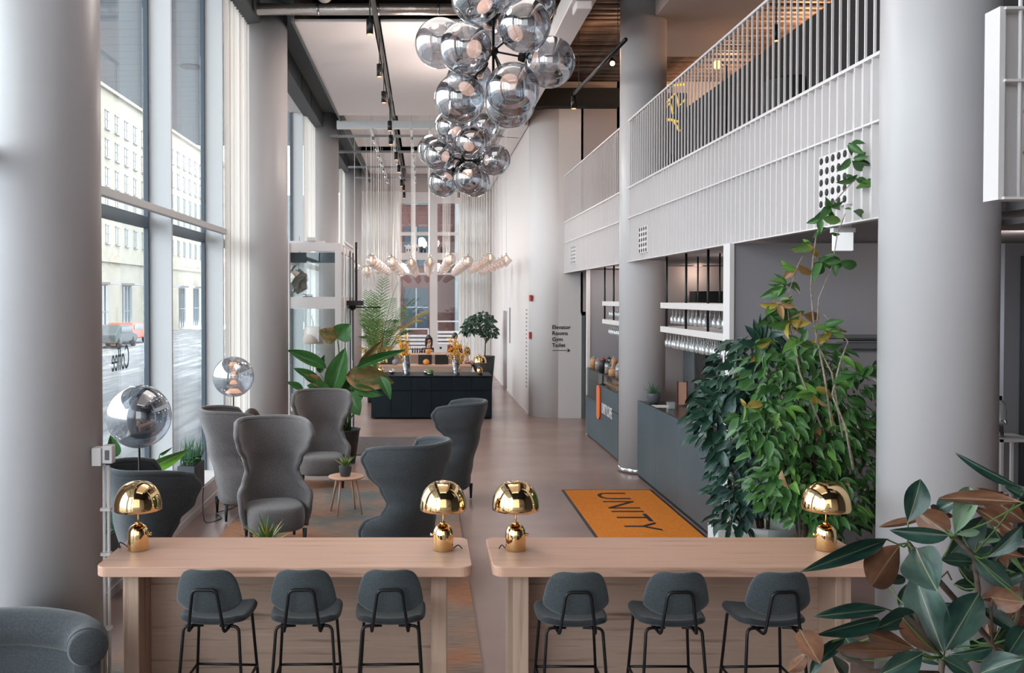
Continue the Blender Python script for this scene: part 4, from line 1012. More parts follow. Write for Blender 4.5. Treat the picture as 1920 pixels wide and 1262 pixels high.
# ================================================================== BAR
bc = thing('bar_counter', 'slate blue bar counter with a black top along the right', 'counter', (3.22, 9.4, 0))
Ln = 13.72-9.4
for k in range(4): MB().box(0, .04, Ln*k/4+.003, Ln*(k+1)/4-.003, .05, 1.16).build('front_panel', m_bar, bc, bevel=.003, seg=1)
MB().box(.045, .62, 0, Ln, 1.10, 1.15).build('bar_top', m_bartop, bc); MB().box(.04, .6, Ln-.04, Ln, 0, 1.09).build('end_panel', m_bar, bc); MB().box(.02, .05, 0, Ln, .0, .05).build('plinth', m_counterline, bc)
MB().box(.045, .055, 0, Ln, 1.15, 1.162).build('top_edge', m_steel, bc)
cc = thing('cafe_counter', 'slate blue cafe counter with a glass food case and white lettering', 'counter', (3.2, 15.0, 0))
MB().box(0, .04, 0, 3.0, .03, .78).build('front_panel', m_bar, cc); MB().box(0, .04, 0, 1.75, .79, 1.12).build('front_panel', m_bar, cc); MB().box(.04, .7, 2.96, 3.0, 0, 1.3).build('end_panel', m_bar, cc)
MB().box(.05, .7, 0, 1.75, 1.08, 1.12).build('work_top', m_bartop, cc); MB().box(.02, .7, 0, 3.0, 1.32, 1.335).build('glass_shelf', m_bartop, cc); 
MB().box(.0, .012, 0, 3.0, 1.125, 1.32).box(.0, .012, 1.8, 3.0, .72, 1.12).build('front_glass', m_glass2, cc)
m_beige = mat('case_interior', (200, 160, 138), .6)
MB().box(.5, .55, 1.8, 2.96, .72, 1.3).box(.05, .5, 1.8, 2.96, .70, .72).build('case_interior', m_beige, cc)
ob = MB().prism(rrect(-.14, .14, -.42/2-.1, .42/2+.1, .1, 5), -.01, .01, Matrix.Translation((-.02, 1.62, .80)) @ Euler((PI/2, 0, PI/2)).to_matrix().to_4x4()).build('orange_badge', mat('badge_orange', (226, 110, 56), .5), cc)
text_obj('UNITY.CAFE', .26, m_white, 'lettering', cc, Matrix.Translation((-.006, 1.36, .64)) @ Euler((PI/2, 0, -PI/2)).to_matrix().to_4x4(), ext=.003, sx=.62, font_off=.004)
# cakes, jars, cups on the cafe counter
rr = random.Random(8); jm = [glass('jar_glass', (225, 228, 230), .12, body=.2, edge=.7), mat('jar_lid_red', (150, 60, 50), .5), mat('cookie', (190, 140, 100), .8), m_potdark, m_white]
for k in range(16):
    y = 15.55+.155*k; x = 3.32+.14*(k % 3)
    t = thing('glass_jar', 'glass jar or cup in the crowd on the cafe counter top', 'jar', (x, y, 1.336), 0, 'jars and cups on the cafe counter'); r = rr.uniform(.05, .075); h = rr.uniform(.10, .22)
    MB().lathe([(0, 0), (r, 0), (r, h*.8), (r*.7, h)], 14).build('jar_body', jm[(0, 3, 0, 2)[k % 4]], t); MB().lathe([(0, 0.004), (r*.85, 0.004), (r*.85, h*.5), (0, h*.55)], 12).build('contents', jm[(2, 1, 4)[k % 3]], t); MB().lathe([(0, h), (r*.75, h), (r*.7, h+.02), (.012, h+.03), (.012, h+.05), (0, h+.055)], 12).build('lid', jm[(0, 1, 3, 0)[k % 4]], t)
for k in range(5):
    t = MB().lathe([(0, 0), (.05, 0), (.06, .03), (.03, .06), (0, .065)], 12).build('pastry', jm[2], loc=(3.36, 15.7+.22*k, 1.121)); tag(t, 'brown pastry behind the cafe glass', 'pastry', 'pastries in the cafe case')
# pot plant and small things on the bar
tuft('potted_succulent', 'spiky green plant in a round slate pot at the far end of the bar counter', (3.37, 13.35, 1.151), 34, .20, .013, ([(0, 0), (.06, 0), (.085, .04), (.10, .10), (.10, .15), (.095, .16)], m_potgrey), m_grass, 1.25, seed=9)
pp = MB().box(3.28, 3.5, 12.9, 13.2, 1.151, 1.155).build('paper_sheet', m_white); tag(pp, 'white sheet of paper on the bar counter', 'paper')
gj = thing('candle_glass', 'small square glass holder beside the plant on the bar counter', 'glass', (3.46, 12.75, 1.156)); MB().box(-.045, .045, -.045, .045, 0, .09).build('glass_body', m_glassware, gj); MB().tube([(0, 0, .005), (0, 0, .05)], .025, 12).build('candle', m_white, gj)
mn = thing('menu_stand', 'copper framed menu stand on the bar counter', 'menu', (3.72, 13.1, 1.151)); MB().box(-.06, .06, -.01, .01, .02, .34).build('menu_card', mat('menu_card', (180, 140, 120), .5), mn); MB().box(-.075, -.06, -.015, .015, 0, .36).box(.06, .075, -.015, .015, 0, .36).build('menu_frame', mat('copper', (200, 130, 96), .3, metal=1), mn)
def wineglass(): return MB().lathe([(.032, 0), (.033, -.002), (.004, -.006), (.0035, -.085), (.012, -.095), (.034, -.13), (.036, -.17), (.029, -.205)], 14)
def rack(x, y0, y1, z, zt, label, rods):
    t = thing('glass_rack', label, 'shelf', (x, 0, 0))
    for z_ in (z, z+.33): MB().box(0, .5, y0, y1, z_, z_+.08).build('rack_shelf', m_ceilwhite, t, bevel=.003, seg=1)
    for y in rods:
        for xx in (.03,): MB().tube([(xx, y, z+.0), (xx, y, 3.285)], .016, 8).build('rod', m_black, t)
    for y in rods: MB().tube([(.46, y, z+.0), (.46, y, 3.285)], .012, 8).build('rod', m_black, t)
    return t
rack(3.3, 9.45, 12.72, 2.24, 0, 'pale shelf rack with hanging wine glasses above the bar', (12.5, 11.57, 10.67))
rack(3.3, 14.9, 16.9, 2.24, 0, 'pale shelf rack with hanging glasses above the cafe counter', (16.8, 16.0, 15.2))
gs = None
def hang(x, y, z, lb, g):
    global gs
    if gs is None: gs = wineglass().build('wine_glass', m_glassware, loc=(x, y, z)); q = gs
    else: q = inst(gs, None, loc=(x, y, z))
    tag(q, lb, 'glass', g)
for k in range(22):
    for j in range(3): hang(3.37+.15*j, 12.6-.138*k-.02*(k % 3)-.03*j, 2.24, 'upside down wine glass under the lower bar shelf', 'wine glasses under the lower bar shelf')
for k in range(15):
    for j in range(2): hang(3.40+.16*j, 12.45-.18*k-.05*j, 2.57, 'upside down wine glass under the upper bar shelf', 'wine glasses under the upper bar shelf')
for k in range(10): hang(3.42, 16.75-.16*k, 2.24, 'upside down glass under the lower cafe shelf', 'glasses under the lower cafe shelf'); hang(3.42, 16.7-.16*k, 2.57, 'upside down glass under the upper cafe shelf', 'glasses under the upper cafe shelf')
bx = MB().box(4.65, 5.15, 15.6, 15.95, 2.62, 2.83).build('speaker_box', m_blackp, bevel=.01); tag(bx, 'black box standing high behind the bar shelves', 'box')
sh_ = MB().box(4.3, 5.6, 15.6, 16.0, 2.58, 2.615).build('wall_shelf', m_dgrey); tag(sh_, 'dark wall shelf under the black box behind the bar', 'shelf')
fr = thing('oven_cabinet', 'tall steel oven cabinet behind the bar', 'oven', (4.55, 15.3, 0)); MB().box(0, .6, 0, .65, 0, 1.9).build('body', m_dgrey, fr); MB().box(.03, .57, -.02, 0, .9, 1.85).build('door', m_steel, fr); MB().tube([(.08, -.05, 1.45), (.45, -.05, 1.45)], .012, 8).build('handle', m_black, fr); MB().box(.18, .4, -.03, -.02, 1.55, 1.75).build('control_panel', m_black, fr); MB().box(.62, 1.5, .1, .65, 0, 2.0).build('fridge_side', m_void, fr)
dl = None
for (px, py, lb) in ((1258, 505, 'warm recessed downlight in the soffit, left one above the bar'), (1308, 497, 'warm recessed downlight in the soffit, right one above the bar')):
    d = (3.285-EYE)*F/(558-py); x = (px-CX)/F*d; t = thing('downlight', lb, 'ceiling light', (x, d, 3.284)); MB().lathe([(0, -.008), (.07, -.008), (.075, 0)], 20).build('lamp_face', emis('downlight_face', (255, 190, 140), 4), t); MB().lathe([(.075, -.012), (.095, -.012), (.095, 0)], 20).build('trim_ring', m_white, t)
    l = bpy.data.lights.new('bar_light', 'POINT'); l.energy = 5; l.color = (1, .80, .66); l.shadow_soft_size = .08; o = bpy.data.objects.new('bar_light', l); COL.objects.link(o); o.location = (x, d, 3.15)
for p in ((3.9, 17.2, 3.1), (4.4, 12.0, 3.1), (5.2, 7.6, 3.1)):
    l = bpy.data.lights.new('soffit_light', 'POINT'); l.energy = 22; l.color = (1, .86, .76); l.shadow_soft_size = .1; o = bpy.data.objects.new('soffit_light', l); COL.objects.link(o); o.location = p
# glass screen, shelf by the right edge
gsn = thing('glass_screen', 'clear glass screen with a steel edge by the white pot', 'screen', (2.95, 7.75, 0)); MB().box(0, .28, 0, .01, .02, 1.5).build('glass_pane', m_glass2, gsn); MB().box(.28, .30, -.01, .02, 0, 1.52).build('steel_edge', m_steel, gsn)
rs = thing('etagere', 'slender white metal shelf unit at the right edge behind the column', 'shelf', (4.30, 6.75, 0))
for x in (0, .27):
    for y in (0, .3): MB().box(x, x+.02, y, y+.02, 0, 1.66).build('upright', m_white, rs)
for z in (.5, .85, 1.25, 1.64): MB().box(0, .29, 0, .32, z, z+.02).build('shelf_board', m_white, rs)
wdsp = thing('water_dispenser', 'glass water dispenser with a chrome tap on the white shelf unit', 'dispenser', (4.36, 6.9, 1.661)); MB().lathe([(0, .10), (.06, .10), (.065, .12), (.065, .24), (.035, .28)], 20).build('glass_tank', m_glassware, wdsp); MB().lathe([(0, .28), (.035, .28), (.035, .31), (0, .31)], 16).build('lid', m_black, wdsp); MB().tube([(.0, -.06, .13), (0, -.11, .13), (0, -.11, .10)], .009, 8).build('tap', m_chrome, wdsp); MB().lathe([(0, 0), (.05, 0), (.05, .01), (.04, .10)], 16).build('stand', m_chrome, wdsp)

# ================================================================== MEZZANINE FURNITURE
m_leather = mat('dark_leather', (40, 34, 32), .5)
def mezchair(loc, rz, label):
    t = thing('lounge_chair', label, 'chair', loc, rz); MB().prism(rrect(-.27, .27, -.25, .25, .08, 4), .38, .46).build('seat', m_leather, t, bevel=.02)
    MB().grid(lambda u, v: (-.25+.5*u, -.24-.12*v+.1*(2*u-1)**2, .45+.5*v), 9, 7).build('backrest', m_leather, t, solid=.05, sub=1)
    for x in (-.22, .22):
        for y in (-.2, .2): MB().tube([(x, y, .38), (x*1.15, y*1.15, 0)], .013, 6).build('leg', m_black, t)
mezchair((4.15, 8.1, 4.385), 1.2, 'dark lounge chair on the mezzanine nearest the big column'); mezchair((4.4, 11.0, 4.385), -.6, 'dark lounge chair in the middle of the mezzanine'); mezchair((4.3, 16.8, 4.385), .6, 'dark lounge chair far on the mezzanine behind the second column')
ml = thing('globe_lamp', 'dark floor lamp with a warm bulb behind the mezzanine railing', 'lamp', (4.9, 14.8, 4.385)); MB().tube([(0, 0, 0), (0, 0, 2.1), (-.15, 0, 2.2)], .012, 8).build('pole', m_black, ml); MB().lathe([(.14, 0), (.14, .02), (0, .03)], 16).build('lamp_base', m_black, ml); MB().sphere((-.15, 0, 2.12), .07, 14, 8).build('bulb', emis('mez_bulb', (255, 150, 80), 6), ml)
for p, e in (((6.8, 11, 6.7), 170), ((6.8, 15.5, 6.7), 190), ((6.5, 19, 6.7), 120), ((3.0, 16.0, 7.1), 14)):
    l = bpy.data.lights.new('mezzanine_light', 'POINT'); l.energy = e; l.color = (1, .58, .32); l.shadow_soft_size = .15; o = bpy.data.objects.new('mezzanine_light', l); COL.objects.link(o); o.location = p
ns = thing('neon_sign', 'yellow zigzag lettering sign on the mezzanine behind the railing', 'sign', PD(1262, 205, 16.5)); yel = emis('neon_yellow', (240, 190, 40), .9)
MB().tube([(0, .03, .4), (0, .03, 4.39-ns.location.z)], .02, 8).build('sign_post', m_black, ns)
for k, pts in enumerate((((-.2, .42), (.2, .45)), ((-.12, .12), (.05, .30), (.1, .05), (.22, .18)), ((-.22, -.05), (-.05, .12), (0, -.08)), ((-.24, -.22), (.0, -.18), (.12, -.4)), ((-.2, -.16), (.1, -.22)))):
    MB().tube([(x, 0, z) for x, z in pts], .022, 6).build('neon_letter', yel, ns)
# ================================================================== PLANTS
def leaf_mesh(name, mats, nu=5, nv=9, curl=.12, fold=.12, wave=0.0, shape=(1.0, .45)):
    """unit leaf: base at origin, tip at (0,1,0), half width .5, normal +z"""
    m = MB()
    def fn(u, v):
        a = -1+2*u; p = shape[1]; e = math.log(.5)/math.log(p); q = v**e
        w_ = .5*math.sin(PI*q)**.8*shape[0] if 0 < v < 1 else .012
        return (a*w_, v, fold*abs(a)*w_*2-curl*v*v+wave*math.sin(9*v+2*a)*abs(a))
    m.grid(fn, nu, nv); return m.mesh(name, mats)
def orient(base, tip, width, roll=0.0, face=None, flip=False):
    base = Vector(base); tip = Vector(tip); y = tip-base; L_ = y.length; y.normalize()
    f = Vector(face) if face is not None else (Vector((0, 0, EYE))-base).normalized()
    z = (f-y*f.dot(y)); z = z.normalized() if z.length > 1e-4 else y.orthogonal().normalized()
    if flip: z = -z
    z.rotate(Quaternion(y, roll)); x = y.cross(z)
    M = Matrix(((x.x*width, y.x*L_, z.x*L_, base.x), (x.y*width, y.y*L_, z.y*L_, base.y), (x.z*width, y.z*L_, z.z*L_, base.z), (0, 0, 0, 1)))
    return M
def rubber_mat():
    m = mat('rubber_leaf', (30, 52, 48), .36, spec=.45, coat=.1, bump=.12, bscale=7)
    nt = m.node_tree; N = nt.nodes; L = nt.links; b = N['Principled BSDF']
    g = N.new('ShaderNodeNewGeometry'); tc = N.new('ShaderNodeTexCoord'); nz = N.new('ShaderNodeTexNoise'); nz.inputs['Scale'].default_value = 2.5; L.new(tc.outputs['Object'], nz.inputs['Vector'])
    r1 = N.new('ShaderNodeValToRGB'); e = r1.color_ramp.elements; e[0].position = .35; e[0].color = lin((28, 50, 46)); e[1].position = .7; e[1].color = lin((50, 80, 66))
    r2 = N.new('ShaderNodeValToRGB'); e = r2.color_ramp.elements; e[0].position = .35; e[0].color = lin((92, 62, 46)); e[1].position = .7; e[1].color = lin((128, 86, 64))
    L.new(nz.outputs['Fac'], r1.inputs[0]); L.new(nz.outputs['Fac'], r2.inputs[0])
    mx = N.new('ShaderNodeMix'); mx.data_type = 'RGBA'; L.new(g.outputs['Backfacing'], mx.inputs[0]); L.new(r1.outputs[0], mx.inputs[6]); L.new(r2.outputs[0], mx.inputs[7])
    sx = N.new('ShaderNodeSeparateXYZ'); L.new(tc.outputs['Object'], sx.inputs[0]); ab = N.new('ShaderNodeMath'); ab.operation = 'ABSOLUTE'; L.new(sx.outputs[0], ab.inputs[0])
    lt = N.new('ShaderNodeMath'); lt.operation = 'LESS_THAN'; lt.inputs[1].default_value = .014; L.new(ab.outputs[0], lt.inputs[0])
    ml_ = N.new('ShaderNodeMath'); ml_.operation = 'MULTIPLY'; ml_.inputs[1].default_value = .55; L.new(lt.outputs[0], ml_.inputs[0])
    m2 = N.new('ShaderNodeMix'); m2.data_type = 'RGBA'; L.new(ml_.outputs[0], m2.inputs[0]); L.new(mx.outputs[2], m2.inputs[6]); m2.inputs[7].default_value = lin((150, 150, 110)); L.new(m2.outputs[2], b.inputs['Base Color'])
    return m
m_rub = rubber_mat(); m_palel = leafmat('pale_green_leaf', (120, 150, 130), (150, 170, 140)); m_bright = leafmat('bright_green_leaf', (74, 122, 42), (110, 150, 50))
# ---- foreground rubber plant; zoom coordinates (x/2.99+1500, y/2.99+840)
rp = thing('rubber_plant', 'large dark rubber plant with brown leaf undersides in the lower right foreground', 'plant', (2.15, 3.35, 0))
Z0 = Vector(rp.location)
def Q(x, y, d): return PD(1500+x/2.99, 840+y/2.99, d)
LV = [ # bx,by,tx,ty,width,depth base,depth tip,brown
 (560,545,370,795,165,3.2,3.05,1),(650,560,725,752,200,3.15,3.0,0),(640,700,795,1145,190,3.3,3.15,0),(812,1140,1012,795,160,3.15,3.25,0),
 (490,515,98,662,85,3.25,3.1,0),(835,490,502,455,85,3.2,3.3,0),(835,485,640,345,150,3.35,3.45,1),(605,415,690,180,120,3.3,3.3,0),(1256,305,785,268,78,3.2,3.3,1),
 (1262,415,990,225,120,3.4,3.5,1),(960,325,1215,475,62,3.35,3.3,1),(868,480,955,205,105,3.3,3.4,2),(1040,380,830,625,125,3.5,3.45,0),(875,482,1015,470,38,3.25,3.3,2),
 (968,598,1192,795,100,3.3,3.2,0),(1055,610,1262,455,85,3.2,3.1,0),(1262,865,1075,845,125,3.1,3.15,1),(490,905,122,930,72,3.2,3.15,0),(445,960,72,1042,78,3.1,3.0,0),
 (640,925,445,1005,95,3.25,3.1,0),(578,955,792,1165,110,3.1,3.1,1),(650,1130,340,1025,95,3.1,3.1,1),(625,1140,162,1130,80,3.0,2.95,1),(0,1020,110,1215,130,2.95,2.9,1),
 (250,1075,105,1185,62,3.1,3.0,0),(350,1190,235,1055,120,3.2,3.2,0),(690,1150,475,1275,125,3.0,2.95,3),(800,1180,965,1275,85,3.0,3.0,3),(840,1160,1105,1138,60,3.0,3.0,0),
 (1262,1010,1140,1195,110,3.1,3.0,0),(1262,1180,1000,1255,135,2.95,3.0,0),(1262,235,880,52,46,3.3,3.35,0),(1262,275,1140,215,45,3.3,3.3,3),(865,385,705,335,70,3.5,3.5,1),
 (995,528,1135,512,24,3.4,3.4,2),(1080,578,1262,612,46,3.3,3.2,1),(880,655,1000,765,55,3.4,3.4,0),(555,890,600,775,48,3.5,3.5,0),(480,752,605,728,50,3.5,3.5,0),(862,765,995,775,62,3.45,3.45,0),
 (1100,1055,1205,1038,70,3.4,3.4,0),(1015,900,1225,1025,80,3.3,3.2,0),(790,628,965,640,70,3.3,3.3,0),(690,1100,770,1195,100,3.4,3.3,0),(700,395,440,440,40,3.5,3.5,1),
 (40,1150,-60,1262,70,3.0,2.95,1),(140,1130,60,1270,50,3.1,3.05,0),(940,1060,850,1140,80,3.5,3.5,0),(1262,700,1080,760,60,3.3,3.3,0),(770,345,880,300,80,3.5,3.5,0),(1262,800,1010,850,80,3.5,3.5,1),(960,900,800,880,40,3.4,3.4,0)]
rl = [leaf_mesh('leaf', m_rub, 7, 12, .10, .10, .012, (1, .5)), leaf_mesh('leaf', m_rub, 7, 12, -.06, .16, .0, (1, .42)), leaf_mesh('leaf', m_rub, 7, 12, .2, .14, .02, (1, .55))]
rlp = leaf_mesh('leaf', m_palel, 7, 10, .06, .2); rlb = leaf_mesh('leaf', m_bright, 7, 10, .12, .15)
hubs = [Q(605, 535, 3.25), Q(860, 495, 3.3), Q(970, 600, 3.3), Q(800, 1175, 3.1), Q(1262, 700, 3.3), Q(640, 930, 3.25), Q(120, 1110, 3.05), Q(1080, 1100, 3.3), Q(1000, 790, 3.35)]
rr = random.Random(2)
for _ in range(34):
    hx, hy = rr.choice(((1080, 1080), (1200, 900), (1180, 700), (900, 1130), (640, 1120), (980, 700), (200, 1180), (1230, 1120), (800, 1220), (1150, 560)))
    a = rr.uniform(0, 2*PI); L_ = rr.uniform(150, 240); bx, by = hx+rr.uniform(-30, 30), hy+rr.uniform(-30, 30)
    tx_ = bx+L_*math.cos(a); ty = by+L_*math.sin(a)*.8
    if tx_ < 50 or (tx_ < 560 and ty < 1090) or ty < 420: continue
    LV.append((bx, by, tx_, ty, rr.uniform(60, 105), 3.55, 3.6, int(rr.random() < .3)))
for (bx, by, tx_, ty, w_, d0, d1, br) in LV:
    b0, t0 = Q(bx, by, d0), Q(tx_, ty, d1+rr.uniform(-.06, .06)); wd = w_/2.99/F*d0*1.14
    ms = rl[rr.randrange(3)] if br in (0, 1, 3) else rlp
    o = bpy.data.objects.new('leaf', ms); COL.objects.link(o); o.parent = rp; o.matrix_local = Matrix.Translation(-Z0) @ orient(b0, t0, wd, rr.uniform(-.45, .45), flip=(br == 1))
    h = min(hubs, key=lambda q: (q-b0).length)
    if (h-b0).length > .01: MB().tube([h-Z0, (h+b0)/2-Z0+Vector((0, 0, -.01)), b0-Z0], [.004, .003, .003], 5).build('leaf_stalk', m_stem, rp)
for pts, r in (([(800, 1400), (790, 1262), (800, 1175)], .011), ([(1150, 1300), (1080, 1100), (985, 985), (870, 850), (760, 725), (690, 640), (605, 535)], .011), ([(985, 985), (1000, 790), (970, 600), (860, 495)], .009), ([(1150, 1300), (1220, 950), (1262, 700)], .009), ([(800, 1175), (700, 1060), (640, 930)], .007), ([(790, 1262), (400, 1250), (120, 1110)], .008), ([(1080, 1100), (1070, 900), (1080, 850)], .005)):
    MB().tube([Q(x, y, 3.3 if r > .0075 else 3.2)-Z0 for x, y in pts], r, 8).build('branch', m_bark, rp)
for q in (Q(800, 1400, 3.3), Q(1150, 1300, 3.3)): MB().tube([q-Z0, Vector((q.x-Z0.x, q.y-Z0.y, 1.0))*.5+(q-Z0)*.5-Vector((0, 0, .2)), (0, 0, .5)], [.011, .014, .02], 8).build('branch', m_bark, rp)
MB().lathe([(0, 0), (.2, 0), (.25, .5), (.23, .5), (.22, .44), (0, .44)], 32).build('pot', m_potwhite, rp)
# loose small bare twigs
for (a, b) in (((720, 740), (640, 640)), ((770, 745), (830, 690)), ((830, 700), (850, 740)), ((870, 850), (960, 830)), ((985, 985), (900, 1000))): MB().tube([Q(*a, 3.3)-Z0, Q(*b, 3.3)-Z0], .003, 5).build('twig', m_bark, rp)

# ---- bushy plants in the middle right
def bush(root, ell, n_part, n_stuff, meshes, size, seed, name='leaf', droop=.55, stems=None, up=0.0):
    rr = random.Random(seed); Z = Vector(root.location); allp = []
    tot = sum(e[3]*e[4]*e[6] for e in ell)
    for (px, py, d, rx, ry, rz_, wgt) in [(e[0], e[1], e[2], e[3], e[4], e[5], e[6]) for e in ell]:
        c = PD(px, py, d); k = int((n_part+n_stuff)*rx*ry*wgt/tot); sx_, sz_ = rx/F*d, ry/F*d
        for _ in range(k):
            while True:
                v = Vector((rr.uniform(-1, 1), rr.uniform(-1, 1), rr.uniform(-1, 1)))
                if .25 < v.length < 1: break
            v = v*(v.length**-.35 if v.length < 1 else 1)
            p = c+Vector((v.x*sx_, v.y*rz_, v.z*sz_)); allp.append((p, v))
    allp.sort(key=lambda q: q[0].y)
    stuff = MB()
    for i, (p, v) in enumerate(allp):
        out = Vector((v.x+rr.gauss(0, .45), v.y-.15+rr.gauss(0, .45), rr.gauss(0, .3)-droop+up*max(0, v.z))).normalized(); L_ = size*rr.uniform(.65, 1.25)
        M = Matrix.Translation(-Z) @ orient(p, p+out*L_, L_*rr.uniform(.36, .5), rr.gauss(0, .5), face=Vector((-.2+rr.gauss(0, .4), -.6+rr.gauss(0, .4), 1)))
        ms = meshes[0] if len(meshes) == 1 else meshes[rr.choice((0, 1, 0)) if rr.random() < .6 else (rr.randrange(min(4, len(meshes))) if rr.random() < .88 else rr.randrange(len(meshes)))]
        if i < n_part:
            o = bpy.data.objects.new(name, ms); COL.objects.link(o); o.parent = root; o.matrix_local = M
        else:
            k = 3; vs_ = []
            for (x, y, z) in ((0, 0, 0), (-.45, .35, .06), (0, .45, -.02), (.45, .35, .06), (-.3, .75, 0), (0, .75, -.08), (.3, .75, 0), (0, 1, -.15)): vs_.append(M @ Vector((x, y, z)))
            stuff.add(vs_, [(0, 2, 1), (0, 3, 2), (1, 2, 5, 4), (2, 3, 6, 5), (4, 5, 7), (5, 6, 7)], smooth=True)
    if stuff.f: stuff.build('foliage', meshes[0].materials[0], root, stuff=True)
    return allp
ld = leafmat('dark_leaf', (30, 60, 50), (50, 84, 66), rough=.32); ld2 = leafmat('dark_leaf_blue', (54, 78, 76), (74, 98, 92), rough=.32)
lg = leafmat('mid_leaf', (44, 84, 44), (74, 118, 56), rough=.35); lg2 = leafmat('light_leaf', (104, 146, 62), (82, 124, 56)); lg3 = leafmat('yellow_leaf', (176, 146, 62), (140, 138, 60)); lg4 = leafmat('rust_leaf', (150, 100, 64), (128, 112, 60))
dmesh = [leaf_mesh('leaf', ld, 3, 6, .18, .15, 0, (1, .55)), leaf_mesh('leaf', ld2, 3, 6, .25, .15, 0, (1, .55)), leaf_mesh('leaf', ld2, 3, 6, .1, .2)]
gmesh = [leaf_mesh('leaf', lg, 3, 6, .2, .16), leaf_mesh('leaf', lg, 3, 6, .3, .2), leaf_mesh('leaf', lg2, 3, 6, .2, .16), leaf_mesh('leaf', lg2, 3, 6, .12, .2), leaf_mesh('leaf', lg3, 3, 6, .2, .16), leaf_mesh('leaf', lg4, 3, 6, .2, .16)]
dpl = PD(1432, 965, 8.15)
db = thing('umbrella_plant', 'dense dark green bushy plant in a round white pot by the bar', 'plant', (dpl.x, dpl.y, 0))
MB().lathe([(0, 0), (.19, 0), (.245, .58), (.275, .60), (.28, .68), (.25, .69), (.235, .63), (0, .63)], 40).build('pot', m_potwhite, db)
for k in range(5):
    a = 1.3*k; MB().tube([(.04*math.cos(a), .04*math.sin(a), .6), (.12*math.cos(a)-.05, .1*math.sin(a), 1.3), (.16*math.cos(a)-.1, .14*math.sin(a), 2.05)], [.014, .011, .006], 6).build('stem', m_bark, db)
bush(db, [(1412, 700, 8.15, 75, 75, .38, 1.0), (1375, 780, 8.1, 78, 80, .4, 1.1), (1405, 880, 8.0, 66, 80, .38, 1.2), (1440, 800, 8.1, 60, 110, .35, .8), (1375, 948, 8.0, 32, 48, .25, 1.0), (1340, 745, 8.1, 40, 40, .25, .7), (1430, 660, 8.15, 45, 45, .25, .7)], 300, 900, dmesh, .16, 5)
# upright dark leaves at its top
for (bx, by, tx_, ty) in ((1425, 640, 1415, 600), (1430, 640, 1428, 590), (1436, 640, 1452, 598), (1428, 645, 1400, 612), (1425, 650, 1388, 640), (1433, 642, 1440, 604), (1345, 770, 1302, 748), (1350, 790, 1303, 792), (1350, 760, 1312, 722), (1340, 800, 1295, 770)):
    o = bpy.data.objects.new('leaf', dmesh[0]); COL.objects.link(o); o.parent = db; o.matrix_local = Matrix.Translation(-Vector(db.location)) @ orient(PD(bx, by, 8.0), PD(tx_, ty, 7.95), .07, .2)
sp2 = thing('square_planter', 'low white square planter beside the round white pot', 'planter', (PD(1366, 1000, 8.45).x, 8.45, 0)); MB().box(-.15, .15, -.15, .15, 0, .58).build('planter_box', m_potwhite, sp2, bevel=.01); MB().box(-.13, .13, -.13, .13, .575, .585).build('soil', m_soil, sp2)
bush(sp2, [(1362, 960, 8.35, 30, 30, .14, 1)], 40, 0, dmesh, .12, 9)
lpz = (3.02, 7.0)
lb = thing('climbing_fig', 'tall leafy green climbing plant with bare vine stems reaching the balcony', 'plant', (lpz[0], lpz[1], 0)); ZL = Vector(lb.location)
MB().lathe([(0, 0), (.2, 0), (.24, .5), (.22, .5), (.2, .46), (0, .46)], 36).build('pot', m_potwhite, lb)
rr = random.Random(12)
for k in range(46):
    a = rr.uniform(0, 2*PI); r = rr.uniform(.02, .12); h = rr.uniform(1.0, 1.9)
    MB().tube([(r*math.cos(a), r*math.sin(a), .42), (r*math.cos(a+.6)*1.0, r*math.sin(a+.6)*1.0, .42+h*.4), (r*math.cos(a+1.1)*1.2-.04*h, r*math.sin(a+1.1)*1.2, .42+h*.75), (rr.uniform(-.45, .2), rr.uniform(-.15, .15), .42+h)], [.010, .009, .007, .004], 5).build('stem', m_bark, lb)
bush(lb, [(1470, 700, 7.1, 70, 70, .34, .8), (1520, 800, 7.0, 90, 90, .36, 1.0), (1490, 905, 6.95, 85, 60, .32, 1.0), (1590, 760, 7.1, 55, 80, .32, .55), (1600, 900, 7.1, 50, 90, .3, .8), (1440, 800, 6.9, 55, 60, .3, .8), (1545, 940, 6.9, 70, 60, .3, .6), (1530, 690, 7.0, 70, 50, .3, .5), (1600, 1000, 7.1, 40, 60, .26, .35), (1630, 850, 7.2, 40, 90, .3, .5)], 300, 1250, gmesh, .128, 6, droop=.5)
def vine(pts, clusters, r=.007, d=6.42, seed=1):
    rr = random.Random(seed)
    MB().tube([PD(x, y, d)-ZL for x, y in pts], [r*(1-.6*i/(len(pts)-1)) for i in range(len(pts))], 6).build('vine_stem', m_barkpale, lb)
    for (x, y, n, s, mi) in clusters:
        for k in range(n):
            a = rr.uniform(-.3, PI+.3) if k % 2 else rr.uniform(PI, 2*PI); L_ = s*rr.uniform(.75, 1.2)
            b0 = PD(x+rr.uniform(-6, 6), y+rr.uniform(-6, 6), d); t0 = PD(x+L_*math.cos(a), y-L_*math.sin(a)*.7+6, d+rr.uniform(-.08, .08))
            o = bpy.data.objects.new('leaf', gmesh[mi[k % len(mi)]]); COL.objects.link(o); o.parent = lb; o.matrix_local = Matrix.Translation(-ZL) @ orient(b0, t0, (t0-b0).length*.42, rr.gauss(0, .6))
vine([(1560, 800), (1545, 700), (1525, 600), (1520, 540), (1525, 480), (1530, 445), (1545, 400), (1590, 350), (1605, 335)], [(1605, 330, 4, 32, (0, 1)), (1600, 300, 5, 38, (0, 0)), (1592, 268, 3, 34, (0,)), (1640, 340, 5, 30, (0, 3)), (1555, 390, 6, 30, (0, 1)), (1540, 412, 3, 34, (0, 3)), (1520, 460, 4, 32, (4, 3)), (1555, 430, 2, 30, (0,))], .008)
